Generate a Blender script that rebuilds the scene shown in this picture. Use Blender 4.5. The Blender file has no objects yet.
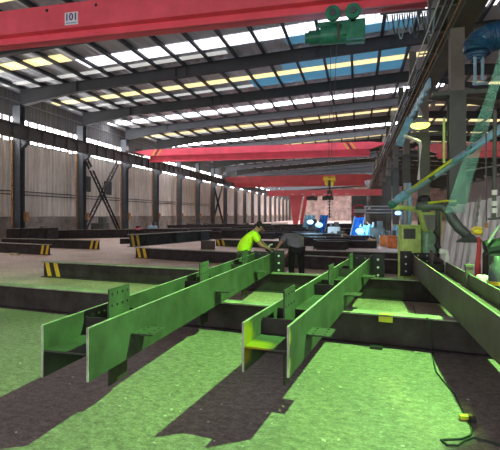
import bpy, bmesh, math, random
from mathutils import Vector, Matrix
random.seed(7)
S = bpy.context.scene
COL = S.collection
R = math.radians
# ---------------------------------------------------------------- camera frame (lens measured from the photograph)
F = 452.0; HC = 1.6; HZ = 215.0
TH = R(13.43); cs, sn = math.cos(TH), math.sin(TH)
def W(xc, d, z): return Vector((xc*cs - d*sn, xc*sn + d*cs, z))
def P(px, py, d): return W((px-250)*d/F, d, HC + (HZ-py)*d/F)
def G(px, py, z=0.0): return P(px, py, F*(HC-z)/(py-HZ))
def onX(px, py, X):
    return P(px, py, X/((px-250)/F*cs - sn))
def onY(px, py, Y):
    return P(px, py, Y/((px-250)/F*sn + cs))
cam = bpy.data.objects.new('camera', bpy.data.cameras.new('camera')); COL.objects.link(cam)
cam.location = (0, 0, HC); cam.rotation_euler = (R(90), 0, TH)
cam.data.sensor_width = 36; cam.data.lens = F/500*36; cam.data.shift_y = -0.02
cam.data.clip_end = 400; cam.data.clip_start = 0.05
S.camera = cam
S.view_settings.view_transform = 'Standard'; S.view_settings.look = 'None'
S.view_settings.gamma = 1; S.view_settings.use_curve_mapping = False
S.view_settings.exposure = 0.38

# ---------------------------------------------------------------- materials
def mat(name, col, rough=0.6, metal=0.0, var=0.25, scale=6.0, bump=0.0, emit=None, es=0.0, dirt=None, alpha=None, stretch=None):
    m = bpy.data.materials.new(name); m.use_nodes = True
    nt = m.node_tree; b = nt.nodes['Principled BSDF']
    b.inputs['Roughness'].default_value = rough; b.inputs['Metallic'].default_value = metal
    c = (*col, 1)
    tc = nt.nodes.new('ShaderNodeTexCoord')
    mp = nt.nodes.new('ShaderNodeMapping'); nt.links.new(tc.outputs['Object'], mp.inputs[0])
    if stretch: mp.inputs['Scale'].default_value = stretch
    n = nt.nodes.new('ShaderNodeTexNoise'); n.inputs['Scale'].default_value = scale; n.inputs['Detail'].default_value = 6
    n.inputs['Roughness'].default_value = 0.65
    nt.links.new(mp.outputs[0], n.inputs['Vector'])
    rmp = nt.nodes.new('ShaderNodeValToRGB')
    d = dirt or tuple(x*(1-var*1.6) for x in col)
    rmp.color_ramp.elements[0].position = 0.3; rmp.color_ramp.elements[1].position = 0.7
    rmp.color_ramp.elements[0].color = (*d, 1)
    rmp.color_ramp.elements[1].color = (*[min(1, x*(1+var)) for x in col], 1)
    nt.links.new(n.outputs['Fac'], rmp.inputs[0]); nt.links.new(rmp.outputs[0], b.inputs['Base Color'])
    if bump:
        bp = nt.nodes.new('ShaderNodeBump'); bp.inputs['Strength'].default_value = bump; bp.inputs['Distance'].default_value = 0.02
        nt.links.new(n.outputs['Fac'], bp.inputs['Height']); nt.links.new(bp.outputs[0], b.inputs['Normal'])
    if emit:
        b.inputs['Emission Color'].default_value = (*emit, 1); b.inputs['Emission Strength'].default_value = es
    if alpha is not None: b.inputs['Alpha'].default_value = alpha
    return m
def corr(name, col, pitch, axis, rough=0.5, metal=0.0, depth=0.03, var=0.15, blotch=0.35):
    """profiled sheet: ribs across one axis, plus stains"""
    m = mat(name, col, rough, metal, var, 0.35)
    nt = m.node_tree; b = nt.nodes['Principled BSDF']
    tc = nt.nodes['Texture Coordinate']
    wv = nt.nodes.new('ShaderNodeTexWave'); wv.wave_type = 'BANDS'; wv.bands_direction = axis; wv.wave_profile = 'SIN'
    wv.inputs['Scale'].default_value = 0.314/pitch; wv.inputs['Distortion'].default_value = 0
    nt.links.new(tc.outputs['Object'], wv.inputs['Vector'])
    bp = nt.nodes.new('ShaderNodeBump'); bp.inputs['Strength'].default_value = 0.9; bp.inputs['Distance'].default_value = depth
    nt.links.new(wv.outputs['Fac'], bp.inputs['Height']); nt.links.new(bp.outputs[0], b.inputs['Normal'])
    # vertical darker streaks
    if axis == 'Y':
        mp = nt.nodes.new('ShaderNodeMapping'); mp.inputs['Scale'].default_value = (1, 5, .25); nt.links.new(tc.outputs['Object'], mp.inputs[0])
        n2 = nt.nodes.new('ShaderNodeTexNoise'); n2.inputs['Scale'].default_value = 1.0; n2.inputs['Detail'].default_value = 5; nt.links.new(mp.outputs[0], n2.inputs['Vector'])
        rp = nt.nodes.new('ShaderNodeValToRGB'); e = rp.color_ramp.elements; e[0].position = .35; e[0].color = (.45, .43, .42, 1); e[1].position = .6; e[1].color = (1, 1, 1, 1)
        nt.links.new(n2.outputs['Fac'], rp.inputs[0])
        mx = nt.nodes.new('ShaderNodeMixRGB'); mx.blend_type = 'MULTIPLY'; mx.inputs[0].default_value = .55
        src = b.inputs['Base Color'].links[0].from_socket
        nt.links.new(src, mx.inputs[1]); nt.links.new(rp.outputs[0], mx.inputs[2]); nt.links.new(mx.outputs[0], b.inputs['Base Color'])
    return m
M = {}
M['red'] = mat('crane_red_paint', (0.95, 0.115, 0.17), 0.4, 0, 0.12, 1.2)
M['red_far'] = mat('hazy_red_paint', (0.92, 0.17, 0.19), 0.5, 0, 0.1, 1.0)  # distance haze put into the paint as a lighter red
M['steel'] = mat('mill_scale_steel', (0.048, 0.042, 0.043), 0.55, 0.2, 0.4, 3.5, 0.15, dirt=(0.03, 0.022, 0.022))
M['primer'] = mat('shop_steel_light_scale', (0.052, 0.062, 0.052), 0.62, 0.0, 0.35, 2.2, 0.1, dirt=(0.03, 0.03, 0.028))
M['primer_b'] = mat('shop_steel_brown_scale', (0.125, 0.11, 0.112), 0.5, 0.1, 0.3, 2.0, 0.1, dirt=(0.10, 0.07, 0.065))
M['rafter'] = mat('grey_rafter_paint', (0.045, 0.05, 0.056), 0.75, 0.0, 0.15, 1.0)
M['brownpaint'] = mat('brown_grey_column_paint', (0.16, 0.14, 0.12), 0.6, 0, 0.2, 2)
M['edge'] = mat('cut_steel_edge_highlight', (0.42, 0.42, 0.38), 0.4, 0.3, 0.3, 9)
M['dust'] = mat('lit_dusty_flange_top', (0.30, 0.28, 0.24), 0.7, 0.0, 0.3, 4.0)  # dusty flange tops, lightened for the lamplight falling on them
M['column'] = mat('blue_grey_column_paint', (0.085, 0.10, 0.12), 0.55, 0, 0.2, 1.5)
M['column_dark'] = mat('dark_green_grey_column_paint', (0.085, 0.093, 0.085), 0.6, 0, 0.25, 1.5)
M['girder'] = mat('dark_runway_paint', (0.12, 0.115, 0.115), 0.55, 0.1, 0.2, 1.3)
M['olive'] = mat('olive_brown_girder_paint', (0.075, 0.072, 0.055), 0.55, 0.0, 0.2, 1.3)
M['purlin'] = mat('galvanised_purlin', (0.04, 0.048, 0.058), 0.5, 0.1, 0.15, 2)
M['yellow'] = mat('yellow_paint', (0.80, 0.52, 0.03), 0.5, 0, 0.15, 8)
M['black'] = mat('black_paint', (0.015, 0.015, 0.017), 0.5, 0, 0.2, 8)
M['hoist'] = mat('green_hoist_paint', (0.03, 0.24, 0.15), 0.4, 0, 0.25, 5)
M['white'] = mat('white_paint', (0.78, 0.78, 0.76), 0.5, 0, 0.08, 5)
M['plate_white'] = mat('number_plate_white', (0.85, 0.84, 0.9), 0.4, 0, 0.04, 5)
M['ink'] = mat('purple_ink', (0.10, 0.05, 0.22), 0.5, 0, 0.05, 5)
M['ink_blue'] = mat('blue_ink', (0.2, 0.35, 0.75), 0.5, 0, 0.05, 5)
M['grey'] = mat('grey_paint', (0.35, 0.36, 0.37), 0.5, 0, 0.15, 4)
M['lightblue'] = mat('light_blue_paint', (0.22, 0.50, 0.66), 0.45, 0, 0.2, 5)
M['pipe'] = mat('blue_grey_pipe', (0.30, 0.45, 0.58), 0.3, 0.2, 0.2, 5)
M['duct'] = mat('blue_flexible_duct', (0.012, 0.07, 0.16), 0.35, 0, 0.2, 5)
M['hood'] = mat('dark_green_extraction_duct', (0.10, 0.13, 0.11), 0.4, 0.2, 0.2, 5)
M['machine'] = mat('lime_green_machine_paint', (0.60, 0.82, 0.22), 0.45, 0, 0.2, 5)
M['orange'] = mat('orange_paint', (0.70, 0.20, 0.05), 0.5, 0, 0.25, 5)
M['tan'] = mat('tan_rusty_metal', (0.45, 0.24, 0.10), 0.7, 0, 0.3, 5)
M['redsling'] = mat('red_lifting_sling', (0.65, 0.05, 0.08), 0.8, 0, 0.15, 20)
M['rope'] = mat('wire_rope', (0.12, 0.12, 0.12), 0.5, 0.4, 0.1, 20)
M['cable'] = mat('dark_green_rubber_cable', (0.01, 0.035, 0.02), 0.5, 0, 0.1, 20)
M['lime'] = mat('yellow_green_plastic_and_light', (0.55, 0.60, 0.03), 0.4, 0, 0.1, 20)
M['hi_vis'] = mat('hi_vis_yellow_green_cotton', (0.60, 0.95, 0.02), 0.85, 0, 0.08, 9, 0.3)
M['olivecloth'] = mat('olive_green_work_trousers', (0.09, 0.13, 0.075), 0.9, 0, 0.2, 12, 0.3)
M['greycloth'] = mat('grey_cotton_shirt', (0.20, 0.20, 0.23), 0.9, 0, 0.15, 25, 0.3)
M['blackcloth'] = mat('black_trousers', (0.012, 0.012, 0.015), 0.9, 0, 0.2, 12, 0.3)
M['skin'] = mat('skin', (0.45, 0.25, 0.16), 0.6, 0, 0.08, 9)
M['hair'] = mat('black_hair', (0.008, 0.007, 0.007), 0.6, 0, 0.2, 40, 0.5)
M['blue_glow'] = mat('blue_welding_glow', (0.03, 0.22, 0.75), 0.6, 0, 0.35, 6, 0.5)
M['cyan_glow'] = mat('pale_blue_welding_glow', (0.25, 0.62, 0.85), 0.6, 0, 0.3, 6, 0.5)
M['plank'] = mat('grey_steel_plank', (0.62, 0.59, 0.60), 0.45, 0.1, 0.2, 2.0, stretch=(4, 4, 0.6))
M['plinth'] = mat('stained_plinth_render', (0.33, 0.29, 0.26), 0.9, 0, 0.3, 1.5, 0.2)
M['farwall'] = mat('dusty_pink_brown_block_wall', (0.62, 0.47, 0.42), 0.9, 0, 0.35, 0.6, 0.2)
M['wall'] = corr('white_profiled_wall_sheet', (0.88, 0.82, 0.75), 0.30, 'Y', 0.6, 0, 0.04)
M['wall_up'] = corr('grey_profiled_wall_sheet', (0.23, 0.23, 0.24), 0.30, 'Y', 0.6, 0, 0.04)
M['roof'] = corr('galvanised_roof_sheet', (0.50, 0.54, 0.58), 0.40, 'X', 0.5, 0.0, 0.04)
M['roof_blue'] = mat('blue_translucent_roof_sheet', (0.10, 0.34, 0.50), 0.4, 0.1, 0.15, 0.8, emit=(0.14, 0.44, 0.70), es=0.26)
M['sky_dim'] = mat('weathered_skylight', (0.7, 0.7, 0.68), 0.5, 0, 0.1, 2, emit=(0.85, 0.87, 0.85), es=0.45)
def sky_mat(name, col, es):
    m = mat(name, (0.7, 0.7, 0.72), 0.4, 0, 0.05, 3, emit=col, es=es)
    nt = m.node_tree; b = nt.nodes['Principled BSDF']; tc = nt.nodes['Texture Coordinate']
    br = nt.nodes.new('ShaderNodeTexBrick'); br.offset = 0; br.inputs['Scale'].default_value = 1; br.inputs['Mortar Size'].default_value = 0.022
    br.inputs['Brick Width'].default_value = 0.48; br.inputs['Row Height'].default_value = 0.42; br.inputs['Mortar Smooth'].default_value = .5
    br.inputs['Color1'].default_value = (1, 1, 1, 1); br.inputs['Color2'].default_value = (.72, .74, .8, 1); br.inputs['Mortar'].default_value = (.10, .10, .13, 1)
    nt.links.new(tc.outputs['Object'], br.inputs['Vector'])
    ns = nt.nodes.new('ShaderNodeTexNoise'); ns.inputs['Scale'].default_value = .8; nt.links.new(tc.outputs['Object'], ns.inputs['Vector'])
    mx = nt.nodes.new('ShaderNodeMixRGB'); mx.blend_type = 'MULTIPLY'; mx.inputs[0].default_value = 1; mx.inputs[2].default_value = (*col, 1)
    nt.links.new(br.outputs['Color'], mx.inputs[1]); nt.links.new(mx.outputs[0], b.inputs['Emission Color'])
    return m
M['sky_pale'] = sky_mat('pale_skylight', (0.97, 0.93, 0.97), 1.6)
M['sky_white'] = sky_mat('white_skylight', (0.97, 0.93, 0.95), 12.0)
M['sky_yellow'] = mat('yellowed_skylight', (0.8, 0.7, 0.4), 0.4, 0, 0.05, 3, emit=(1.0, 0.84, 0.42), es=0.85)
M['win'] = mat('lit_window_glass', (0.8, 0.85, 0.9), 0.2, 0, 0.03, 3, emit=(1.0, 0.95, 0.93), es=9.0)
M['spatter'] = mat('pale_chip', (0.6, 0.6, 0.5), 0.8, 0, 0.1, 20)
M['wood'] = mat('pale_wood_offcut', (0.5, 0.38, 0.25), 0.8, 0, 0.2, 10)
M['streak'] = mat('green_light_streak', (0.30, 0.80, 0.58), 0.4, 0, 0.3, 5, alpha=0.24)
M['pvc'] = mat('pale_green_plastic_sheet', (0.32, 0.55, 0.38), 0.35, 0, 0.25, 6)

# floor: worn concrete with dust scuffs
def floor_mat():
    m = bpy.data.materials.new('worn_concrete_floor'); m.use_nodes = True
    nt = m.node_tree; b = nt.nodes['Principled BSDF']; b.inputs['Roughness'].default_value = 0.5
    tc = nt.nodes.new('ShaderNodeTexCoord')
    def noise(sc, det, ro, st=(1, 1, 1), rot=0):
        mp = nt.nodes.new('ShaderNodeMapping'); mp.inputs['Scale'].default_value = st; mp.inputs['Rotation'].default_value = (0, 0, rot)
        nt.links.new(tc.outputs['Object'], mp.inputs[0])
        n = nt.nodes.new('ShaderNodeTexNoise'); n.inputs['Scale'].default_value = sc; n.inputs['Detail'].default_value = det
        n.inputs['Roughness'].default_value = ro; nt.links.new(mp.outputs[0], n.inputs['Vector']); return n
    a = noise(0.7, 5, 0.6); f = noise(12, 9, 0.82, (1, 1.5, 1), 0.25); g = noise(45, 4, 0.7, (1, 1.8, 1), -0.2)
    r1 = nt.nodes.new('ShaderNodeValToRGB'); nt.links.new(f.outputs['Fac'], r1.inputs[0])
    e = r1.color_ramp.elements; e[0].position = 0.38; e[0].color = (0.10, 0.078, 0.08, 1); e[1].position = 0.62; e[1].color = (0.33, 0.285, 0.275, 1)
    r2 = nt.nodes.new('ShaderNodeValToRGB'); nt.links.new(a.outputs['Fac'], r2.inputs[0])
    e = r2.color_ramp.elements; e[0].position = 0.3; e[0].color = (0.72, 0.70, 0.72, 1); e[1].position = 0.7; e[1].color = (1.12, 1.08, 1.02, 1)
    mx = nt.nodes.new('ShaderNodeMixRGB'); mx.blend_type = 'MULTIPLY'; mx.inputs[0].default_value = 1
    nt.links.new(r1.outputs[0], mx.inputs[1]); nt.links.new(r2.outputs[0], mx.inputs[2])
    r3 = nt.nodes.new('ShaderNodeValToRGB'); nt.links.new(g.outputs['Fac'], r3.inputs[0])
    e = r3.color_ramp.elements; e[0].position = 0.35; e[0].color = (0.6, 0.6, 0.6, 1); e[1].position = 0.65; e[1].color = (1.35, 1.35, 1.35, 1)
    mx2 = nt.nodes.new('ShaderNodeMixRGB'); mx2.blend_type = 'MULTIPLY'; mx2.inputs[0].default_value = 1
    nt.links.new(mx.outputs[0], mx2.inputs[1]); nt.links.new(r3.outputs[0], mx2.inputs[2])
    # skylight on the mid-hall floor painted as paler dusty beige, with a ragged edge
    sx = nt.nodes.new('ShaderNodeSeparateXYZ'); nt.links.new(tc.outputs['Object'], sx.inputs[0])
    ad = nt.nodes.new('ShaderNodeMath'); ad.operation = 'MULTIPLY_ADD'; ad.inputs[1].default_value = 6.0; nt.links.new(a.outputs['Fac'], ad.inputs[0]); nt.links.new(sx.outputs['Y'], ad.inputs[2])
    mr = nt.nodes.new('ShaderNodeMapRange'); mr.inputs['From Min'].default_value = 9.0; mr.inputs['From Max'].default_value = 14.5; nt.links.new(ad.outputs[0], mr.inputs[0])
    skylit = nt.nodes.new('ShaderNodeMixRGB'); skylit.blend_type = 'MULTIPLY'; skylit.inputs[2].default_value = (2.9, 2.6, 2.35, 1)
    nt.links.new(mr.outputs[0], skylit.inputs[0]); nt.links.new(mx2.outputs[0], skylit.inputs[1]); nt.links.new(skylit.outputs[0], b.inputs['Base Color'])
    bp = nt.nodes.new('ShaderNodeBump'); bp.inputs['Strength'].default_value = 0.5; bp.inputs['Distance'].default_value = 0.012
    nt.links.new(f.outputs['Fac'], bp.inputs['Height']); nt.links.new(bp.outputs[0], b.inputs['Normal'])
    return m
M['floor'] = floor_mat()
for k_ in ('primer', 'steel', 'primer_b'): M[k_].node_tree.nodes['Principled BSDF'].inputs['Specular IOR Level'].default_value = 0.15

# ---------------------------------------------------------------- mesh helpers
ORG = {}
class MB:
    def __init__(s): s.b = bmesh.new()
    def box(s, c, size, rot=None):
        m = Matrix.Translation(Vector(c)) @ (rot.to_4x4() if rot else Matrix.Identity(4)) @ Matrix.Diagonal((*size, 1))
        bmesh.ops.create_cube(s.b, size=1, matrix=m); return s
    def obox(s, o, u, v, a0, a1, b0, b1, z0, z1):
        """box in a frame: origin o, u along, v across"""
        vs = []
        for z in (z0, z1):
            for (a, b) in ((a0, b0), (a1, b0), (a1, b1), (a0, b1)):
                q = o + u*a + v*b; vs.append(s.b.verts.new((q.x, q.y, z)))
        for f in ((3, 2, 1, 0), (4, 5, 6, 7), (0, 1, 5, 4), (1, 2, 6, 5), (2, 3, 7, 6), (3, 0, 4, 7)):
            s.b.faces.new([vs[i] for i in f])
        return s
    def cyl(s, p0, p1, r0, r1=None, seg=12):
        p0 = Vector(p0); p1 = Vector(p1); r1 = r0 if r1 is None else r1
        ax = (p1-p0); L = ax.length
        q = ax.to_track_quat('Z', 'Y').to_matrix().to_4x4()
        bmesh.ops.create_cone(s.b, cap_ends=True, segments=seg, radius1=r0, radius2=r1, depth=L,
                              matrix=Matrix.Translation((p0+p1)/2) @ q)
        return s
    def tube(s, pts, r, seg=8):
        pts = [Vector(p) for p in pts]; rings = []
        up = Vector((0, 0, 1))
        for i, p in enumerate(pts):
            t = (pts[min(i+1, len(pts)-1)] - pts[max(i-1, 0)]).normalized()
            a = t.cross(up)
            if a.length < 0.05: a = t.cross(Vector((1, 0, 0)))
            a.normalize(); c = a.cross(t).normalized()
            rr = r[i] if isinstance(r, (list, tuple)) else r
            rings.append([s.b.verts.new(p + a*math.cos(2*math.pi*k/seg)*rr + c*math.sin(2*math.pi*k/seg)*rr) for k in range(seg)])
        for i in range(len(rings)-1):
            for k in range(seg):
                s.b.faces.new((rings[i][k], rings[i][(k+1) % seg], rings[i+1][(k+1) % seg], rings[i+1][k]))
        s.b.faces.new(rings[0][::-1]); s.b.faces.new(rings[-1]); return s
    def sph(s, c, r, seg=12, sc=(1, 1, 1)):
        bmesh.ops.create_uvsphere(s.b, u_segments=seg, v_segments=max(6, seg//2), radius=r, matrix=Matrix.Translation(Vector(c)) @ Matrix.Diagonal((*sc, 1))); return s
    def prism(s, poly, ext):
        a = [s.b.verts.new(Vector(p)) for p in poly]; b = [s.b.verts.new(Vector(p)+Vector(ext)) for p in poly]
        n = len(a)
        s.b.faces.new(a[::-1]); s.b.faces.new(b)
        for i in range(n): s.b.faces.new((a[i], a[(i+1) % n], b[(i+1) % n], b[i]))
        return s
    def lathe(s, c, prof, seg=20):
        rings = [[s.b.verts.new((c[0]+r*math.cos(2*math.pi*k/seg), c[1]+r*math.sin(2*math.pi*k/seg), c[2]+z)) for k in range(seg)] for r, z in prof]
        for i in range(len(rings)-1):
            for k in range(seg):
                s.b.faces.new((rings[i][k], rings[i][(k+1) % seg], rings[i+1][(k+1) % seg], rings[i+1][k]))
        return s
    def holed(s, o, u, w, n, t, L, H, nx, ny, r, a0=0, b0=0):
        """plate with a grid of round holes. o corner, u/w in-plane unit vectors, n normal, t thickness"""
        fs = []; cx = L/nx; cy = H/ny; cache = {}
        def vert(a, b):
            k = (round(a, 5), round(b, 5))
            if k not in cache: cache[k] = s.b.verts.new(o + u*a + w*b)
            return cache[k]
        for i in range(nx):
            for j in range(ny):
                mx, my = (i+.5)*cx, (j+.5)*cy
                sq = [(mx+cx/2, my), (mx+cx/2, my+cy/2), (mx, my+cy/2), (mx-cx/2, my+cy/2), (mx-cx/2, my), (mx-cx/2, my-cy/2), (mx, my-cy/2), (mx+cx/2, my-cy/2)]
                ci = [(mx+r*math.cos(k*math.pi/4), my+r*math.sin(k*math.pi/4)) for k in range(8)]
                for k in range(8):
                    fs.append(s.b.faces.new((vert(*ci[k]), vert(*sq[k]), vert(*sq[(k+1) % 8]), vert(*ci[(k+1) % 8]))))
        ret = bmesh.ops.extrude_face_region(s.b, geom=fs)
        vs = [g for g in ret['geom'] if isinstance(g, bmesh.types.BMVert)]
        bmesh.ops.translate(s.b, vec=n*t, verts=vs); return s
    def build(s, name, m, parent=None, smooth=False, origin=None, keep=False, bevel=0):
        bmesh.ops.recalc_face_normals(s.b, faces=s.b.faces[:])
        if parent is not None: org = ORG[parent.name]
        elif origin is not None: org = Vector(origin)
        else:
            vs = s.b.verts; xs = [v.co.x for v in vs]; ys = [v.co.y for v in vs]; zs = [v.co.z for v in vs]
            org = Vector(((min(xs)+max(xs))/2, (min(ys)+max(ys))/2, min(zs)))
        bmesh.ops.translate(s.b, vec=-org, verts=s.b.verts[:])
        me = bpy.data.meshes.new(name); s.b.to_mesh(me); s.b.free()
        me.materials.append(m)
        if smooth:
            for p in me.polygons: p.use_smooth = True
        o = bpy.data.objects.new(name, me); COL.objects.link(o)
        if parent is not None: o.parent = parent
        else: o.location = org
        ORG[o.name] = org
        if bevel:
            bv = o.modifiers.new('bevel', 'BEVEL'); bv.width = bevel; bv.segments = 2; bv.limit_method = 'ANGLE'
        return o
def tag(o, label=None, cat=None, group=None, kind=None):
    if label: o['label'] = label
    if cat: o['category'] = cat
    if group: o['group'] = group
    if kind: o['kind'] = kind
    return o
def empty(name, loc, label, cat, group=None):
    o = bpy.data.objects.new(name, None); COL.objects.link(o); o.location = Vector(loc); o.empty_display_size = 0.1
    ORG[o.name] = Vector(loc); return tag(o, label, cat, group)
def dup(root, off, label=None, group=None):
    def rec(o, par):
        c = o.copy(); COL.objects.link(c)
        if par: c.parent = par
        for ch in [q for q in bpy.data.objects if q.parent == o and q != c]: rec(ch, c)
        return c
    c = rec(root, None); c.location = root.location + Vector(off)
    if label: c['label'] = label
    if group: c['group'] = group
    return c
def struct(o): o['kind'] = 'structure'; return o
ORD = ['first', 'second', 'third', 'fourth', 'fifth', 'sixth', 'seventh', 'eighth', 'ninth', 'tenth', 'eleventh', 'twelfth',
       'thirteenth', 'fourteenth', 'fifteenth', 'sixteenth', 'seventeenth', 'eighteenth', 'nineteenth', 'twentieth',
       'twenty-first', 'twenty-second', 'twenty-third', 'twenty-fourth']

# ---------------------------------------------------------------- the hall shell
YB, YF = -7.0, 134.0
XL, XR = -20.25, 24.0
def zroof(X): return 9.12 + 0.062*(X+19.5) if X < 6 else 9.12 + 0.062*25.5 - 0.062*(X-6)
def zraf(X): return zroof(X) - 0.78
m = MB(); m.box(((XL+XR)/2, (YB+YF)/2, -0.1), (XR-XL, YF-YB, 0.2)); struct(m.build('floor', M['floor'], origin=(0, 0, 0)))
m = MB(); m.box((XL-0.1, (YB+YF)/2, 3.775), (0.12, YF-YB, 4.55)); m.box((XL-0.1, (YB+YF)/2, 8.32), (0.12, YF-YB, 1.53))
wl = struct(m.build('wall_left', M['wall'], origin=(XL, 0, 0)))
wl.data.materials.append(M['wall_up'])
for p in wl.data.polygons:
    if p.center.z > 7.5: p.material_index = 1
m = MB(); m.box((XL-0.08, (YB+YF)/2, 0.75), (0.2, YF-YB, 1.5)); struct(m.build('baseboard_left', M['plinth'], origin=(XL, 0, 0)))
m = MB(); m.box(((XL+XR)/2, YF+0.1, 5.2), (XR-XL, 0.2, 10.6)); struct(m.build('wall_far', M['farwall'], origin=(0, YF, 0)))
m = MB(); m.box((XR+0.06, (YB+YF)/2, 4.6), (0.12, YF-YB, 9.2)); struct(m.build('wall_right', M['wall_up'], origin=(XR, 0, 0)))
# roof sheet (two slopes)
m = MB()
for (x0, x1) in ((XL-.2, 6.0), (6.0, XR+.2)):
    a = [(x0, YB, zroof(x0)), (x1, YB, zroof(x1)), (x1, YF, zroof(x1)), (x0, YF, zroof(x0))]
    m.prism(a, (0, 0, 0.06))
struct(m.build('ceiling', M['roof'], origin=(0, 0, 9)))
# column lines
YC = [-1.6, 4.6, 10.7, 16.8, 22.7, 28.9, 35.1, 41.2, 47.2] + [47.2+6.0*k for k in range(1, 15)]
wn = [0]
def win_name(): wn[0] += 1; return 'window_%d' % wn[0]
# window band high in the left wall, one window per bay
for k in range(len(YC)-1):
    y0, y1 = YC[k]+0.32, YC[k+1]-0.32
    m = MB(); m.box((XL-0.10, (y0+y1)/2, 6.8), (0.03, y1-y0, 1.5)); pane = struct(m.build(win_name(), M['win']))
    fr = MB(); n = 7
    for j in range(n+1):
        yy = y0 + (y1-y0)*j/n; fr.box((XL-0.06, yy, 6.8), (0.05, 0.13, 1.5))
    fr.box((XL-0.06, (y0+y1)/2, 6.08), (0.06, y1-y0, 0.08)); fr.box((XL-0.06, (y0+y1)/2, 7.55), (0.06, y1-y0, 0.08))
    fr.build('window_frame', M['grey'], pane)
# skylights: strips of translucent sheet running across the hall
def strip(x0, x1, y0, y1, mt, name=None):
    m = MB()
    a = [(x0, y0, zroof(x0)-.035), (x1, y0, zroof(x1)-.035), (x1, y1, zroof(x1)-.035), (x0, y1, zroof(x0)-.035)]
    m.prism(a, (0, 0, 0.03)); o = struct(m.build(name or win_name(), M[mt])); return o
SK = {0: ('sky_yellow', 13.4, 14.2), 1: ('sky_pale', 20.2, 21.4), 2: ('sky_yellow', 26.25, 26.95), 3: ('sky_white', 33.2, 34.1),
      4: ('sky_yellow', 39.55, 40.25), 5: ('sky_white', 45.2, 46.6), 6: ('sky_yellow', 51.6, 52.4)}
strip(-19.9, -14.1, 19.3, 20.2, 'sky_yellow')
for (yy) in (21.9, 28.0, 34.2, 40.5): strip(-19.9, -6.5, yy, yy+.42, 'sky_dim')
for k, (mt, a, b) in SK.items():
    if k == 1: strip(-13.9, 5.8, a, b, mt)
    else: strip(-19.9, 5.8, a, b, mt)
    strip(6.2, XR, a, b-.4, 'sky_yellow')
for j in range(12):
    y = 57.6 + 6*j; strip(-19.9, 5.8, y, y+(0.7 if j < 6 else 2.4), 'sky_yellow' if j in (0, 2) else 'sky_white'); strip(6.2, XR, y, y+.8, 'sky_yellow')  # far strips widened and whitened to add light on the far wall
# blue translucent roof sheets towards the right of the hall
tn = 0
for (x0, x1, y0, y1) in ((-3.4, 2.6, 21.2, 22.4), (-6.5, 2.6, 27.1, 28.6), (-4.2, 2.6, 23.4, 26.1), (-2.6, 2.6, 17.2, 19.6)):
    tn += 1; strip(x0, x1, y0, y1, 'roof_blue', 'trim_%d' % tn)

# ---------------------------------------------------------------- rafters, purlins
def rafter():
    r = empty('roof_rafter', (0, 0, 0), 'x', 'rafter')
    def slab(t0, t1, hw, name):
        mm = MB()
        xs = [-19.3, -15.5, 6.0, 20.5, XR-.3]
        low = [zraf(x) for x in xs]; low[0] -= 0.34; low[-1] -= 0.34
        top = [zroof(x)-0.23 for x in xs]
        if name == 'web': lo, hi = low, top
        elif name == 'bottom_flange': lo, hi = [z-0.02 for z in low], low
        else: lo, hi = [z for z in top], [z+0.02 for z in top]
        poly = [(x, -hw, z) for x, z in zip(xs, lo)] + [(x, -hw, z) for x, z in reversed(list(zip(xs, hi)))]
        mm.prism(poly, (0, 2*hw, 0)); mm.build(name, M['rafter'], r)
    slab(0, 0, 0.012, 'web'); slab(0, 0, 0.14, 'bottom_flange'); slab(0, 0, 0.13, 'top_flange')
    for x in (-15.5, -9.5, -8.9, -2, 1.6):
        MB().box((x, 0, (zraf(x)+zroof(x)-.23)/2), (0.02, 0.25, 0.53)).build('stiffener', M['rafter'], r)
    return r
rf = rafter(); used = False
for k, y in enumerate(YC):
    lab = 'deep grey steel roof rafter spanning the hall above the %s bay counted from the camera' % ORD[k]
    if not used: rf.location.y = y; rf['label'] = lab; rf['group'] = 'roof rafters'; used = True
    else: dup(rf, (0, y-rf.location.y, 0), lab)
x = -19.2; i = 0; p0 = None
while x < XR-1:
    mm = MB(); z = zroof(x)-0.07
    mm.box((0, (YF+YB)/2, 0), (0.09, YF-YB, 0.22)); mm.box((0.05, (YF+YB)/2, -0.09), (0.1, YF-YB, 0.015))
    if p0 is None:
        p0 = mm.build('roof_purlin', M['purlin'], origin=(0, 0, -0.1)); p0.location = (x, 0, z-.13)
        tag(p0, 'thin cold-formed roof purlin running the length of the hall under the sheets', 'purlin', 'roof purlins')
    else:
        mm.b.free(); c = p0.copy(); COL.objects.link(c); c.location = (x, 0, z-.13)
    x += 1.45; i += 1

# ---------------------------------------------------------------- left wall columns
def hcol(name, x, top, w, d, mt, label, cat='column'):
    r = empty(name, (x, 0, 0), label, cat)
    MB().box((x, 0, top/2), (0.02, d-0.03, top)).build('web', M[mt], r)
    for s in (-1, 1):
        MB().box((x, s*(d/2-.01), top/2), (w, 0.02, top)).build('flange', M[mt], r)
    MB().box((x, 0, 0.015), (w+.2, d+.2, 0.03)).build('base_plate', M[mt], r)
    return r
lc = hcol('wall_column', -19.4, 8.0, 0.5, 0.42, 'column', 'x')
MB().box((-19.1, 0, 5.87), (0.7, 0.34, 0.24)).prism([(-19.35, -.15, 5.35), (-18.8, -.15, 5.75), (-19.35, -.15, 5.75)], (0, .3, 0)).build('corbel', M['column'], lc)
MB().box((-19.13, 0.3, 1.5), (0.18, 0.24, 0.55)).build('switch_box', M['tan'], lc)
MB().tube([(-19.6, -.3, .2), (-19.6, -.3, 6)], 0.06, 8).build('downpipe', M['tan'], lc)
lc['group'] = 'columns along the left wall'
for k, y in enumerate(YC):
    lab = 'blue-grey steel column against the left wall, %s counted from the camera end' % ORD[k]
    if k == 0: lc.location.y = y; lc['label'] = lab
    else: dup(lc, (0, y-YC[0], 0), lab)
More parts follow.
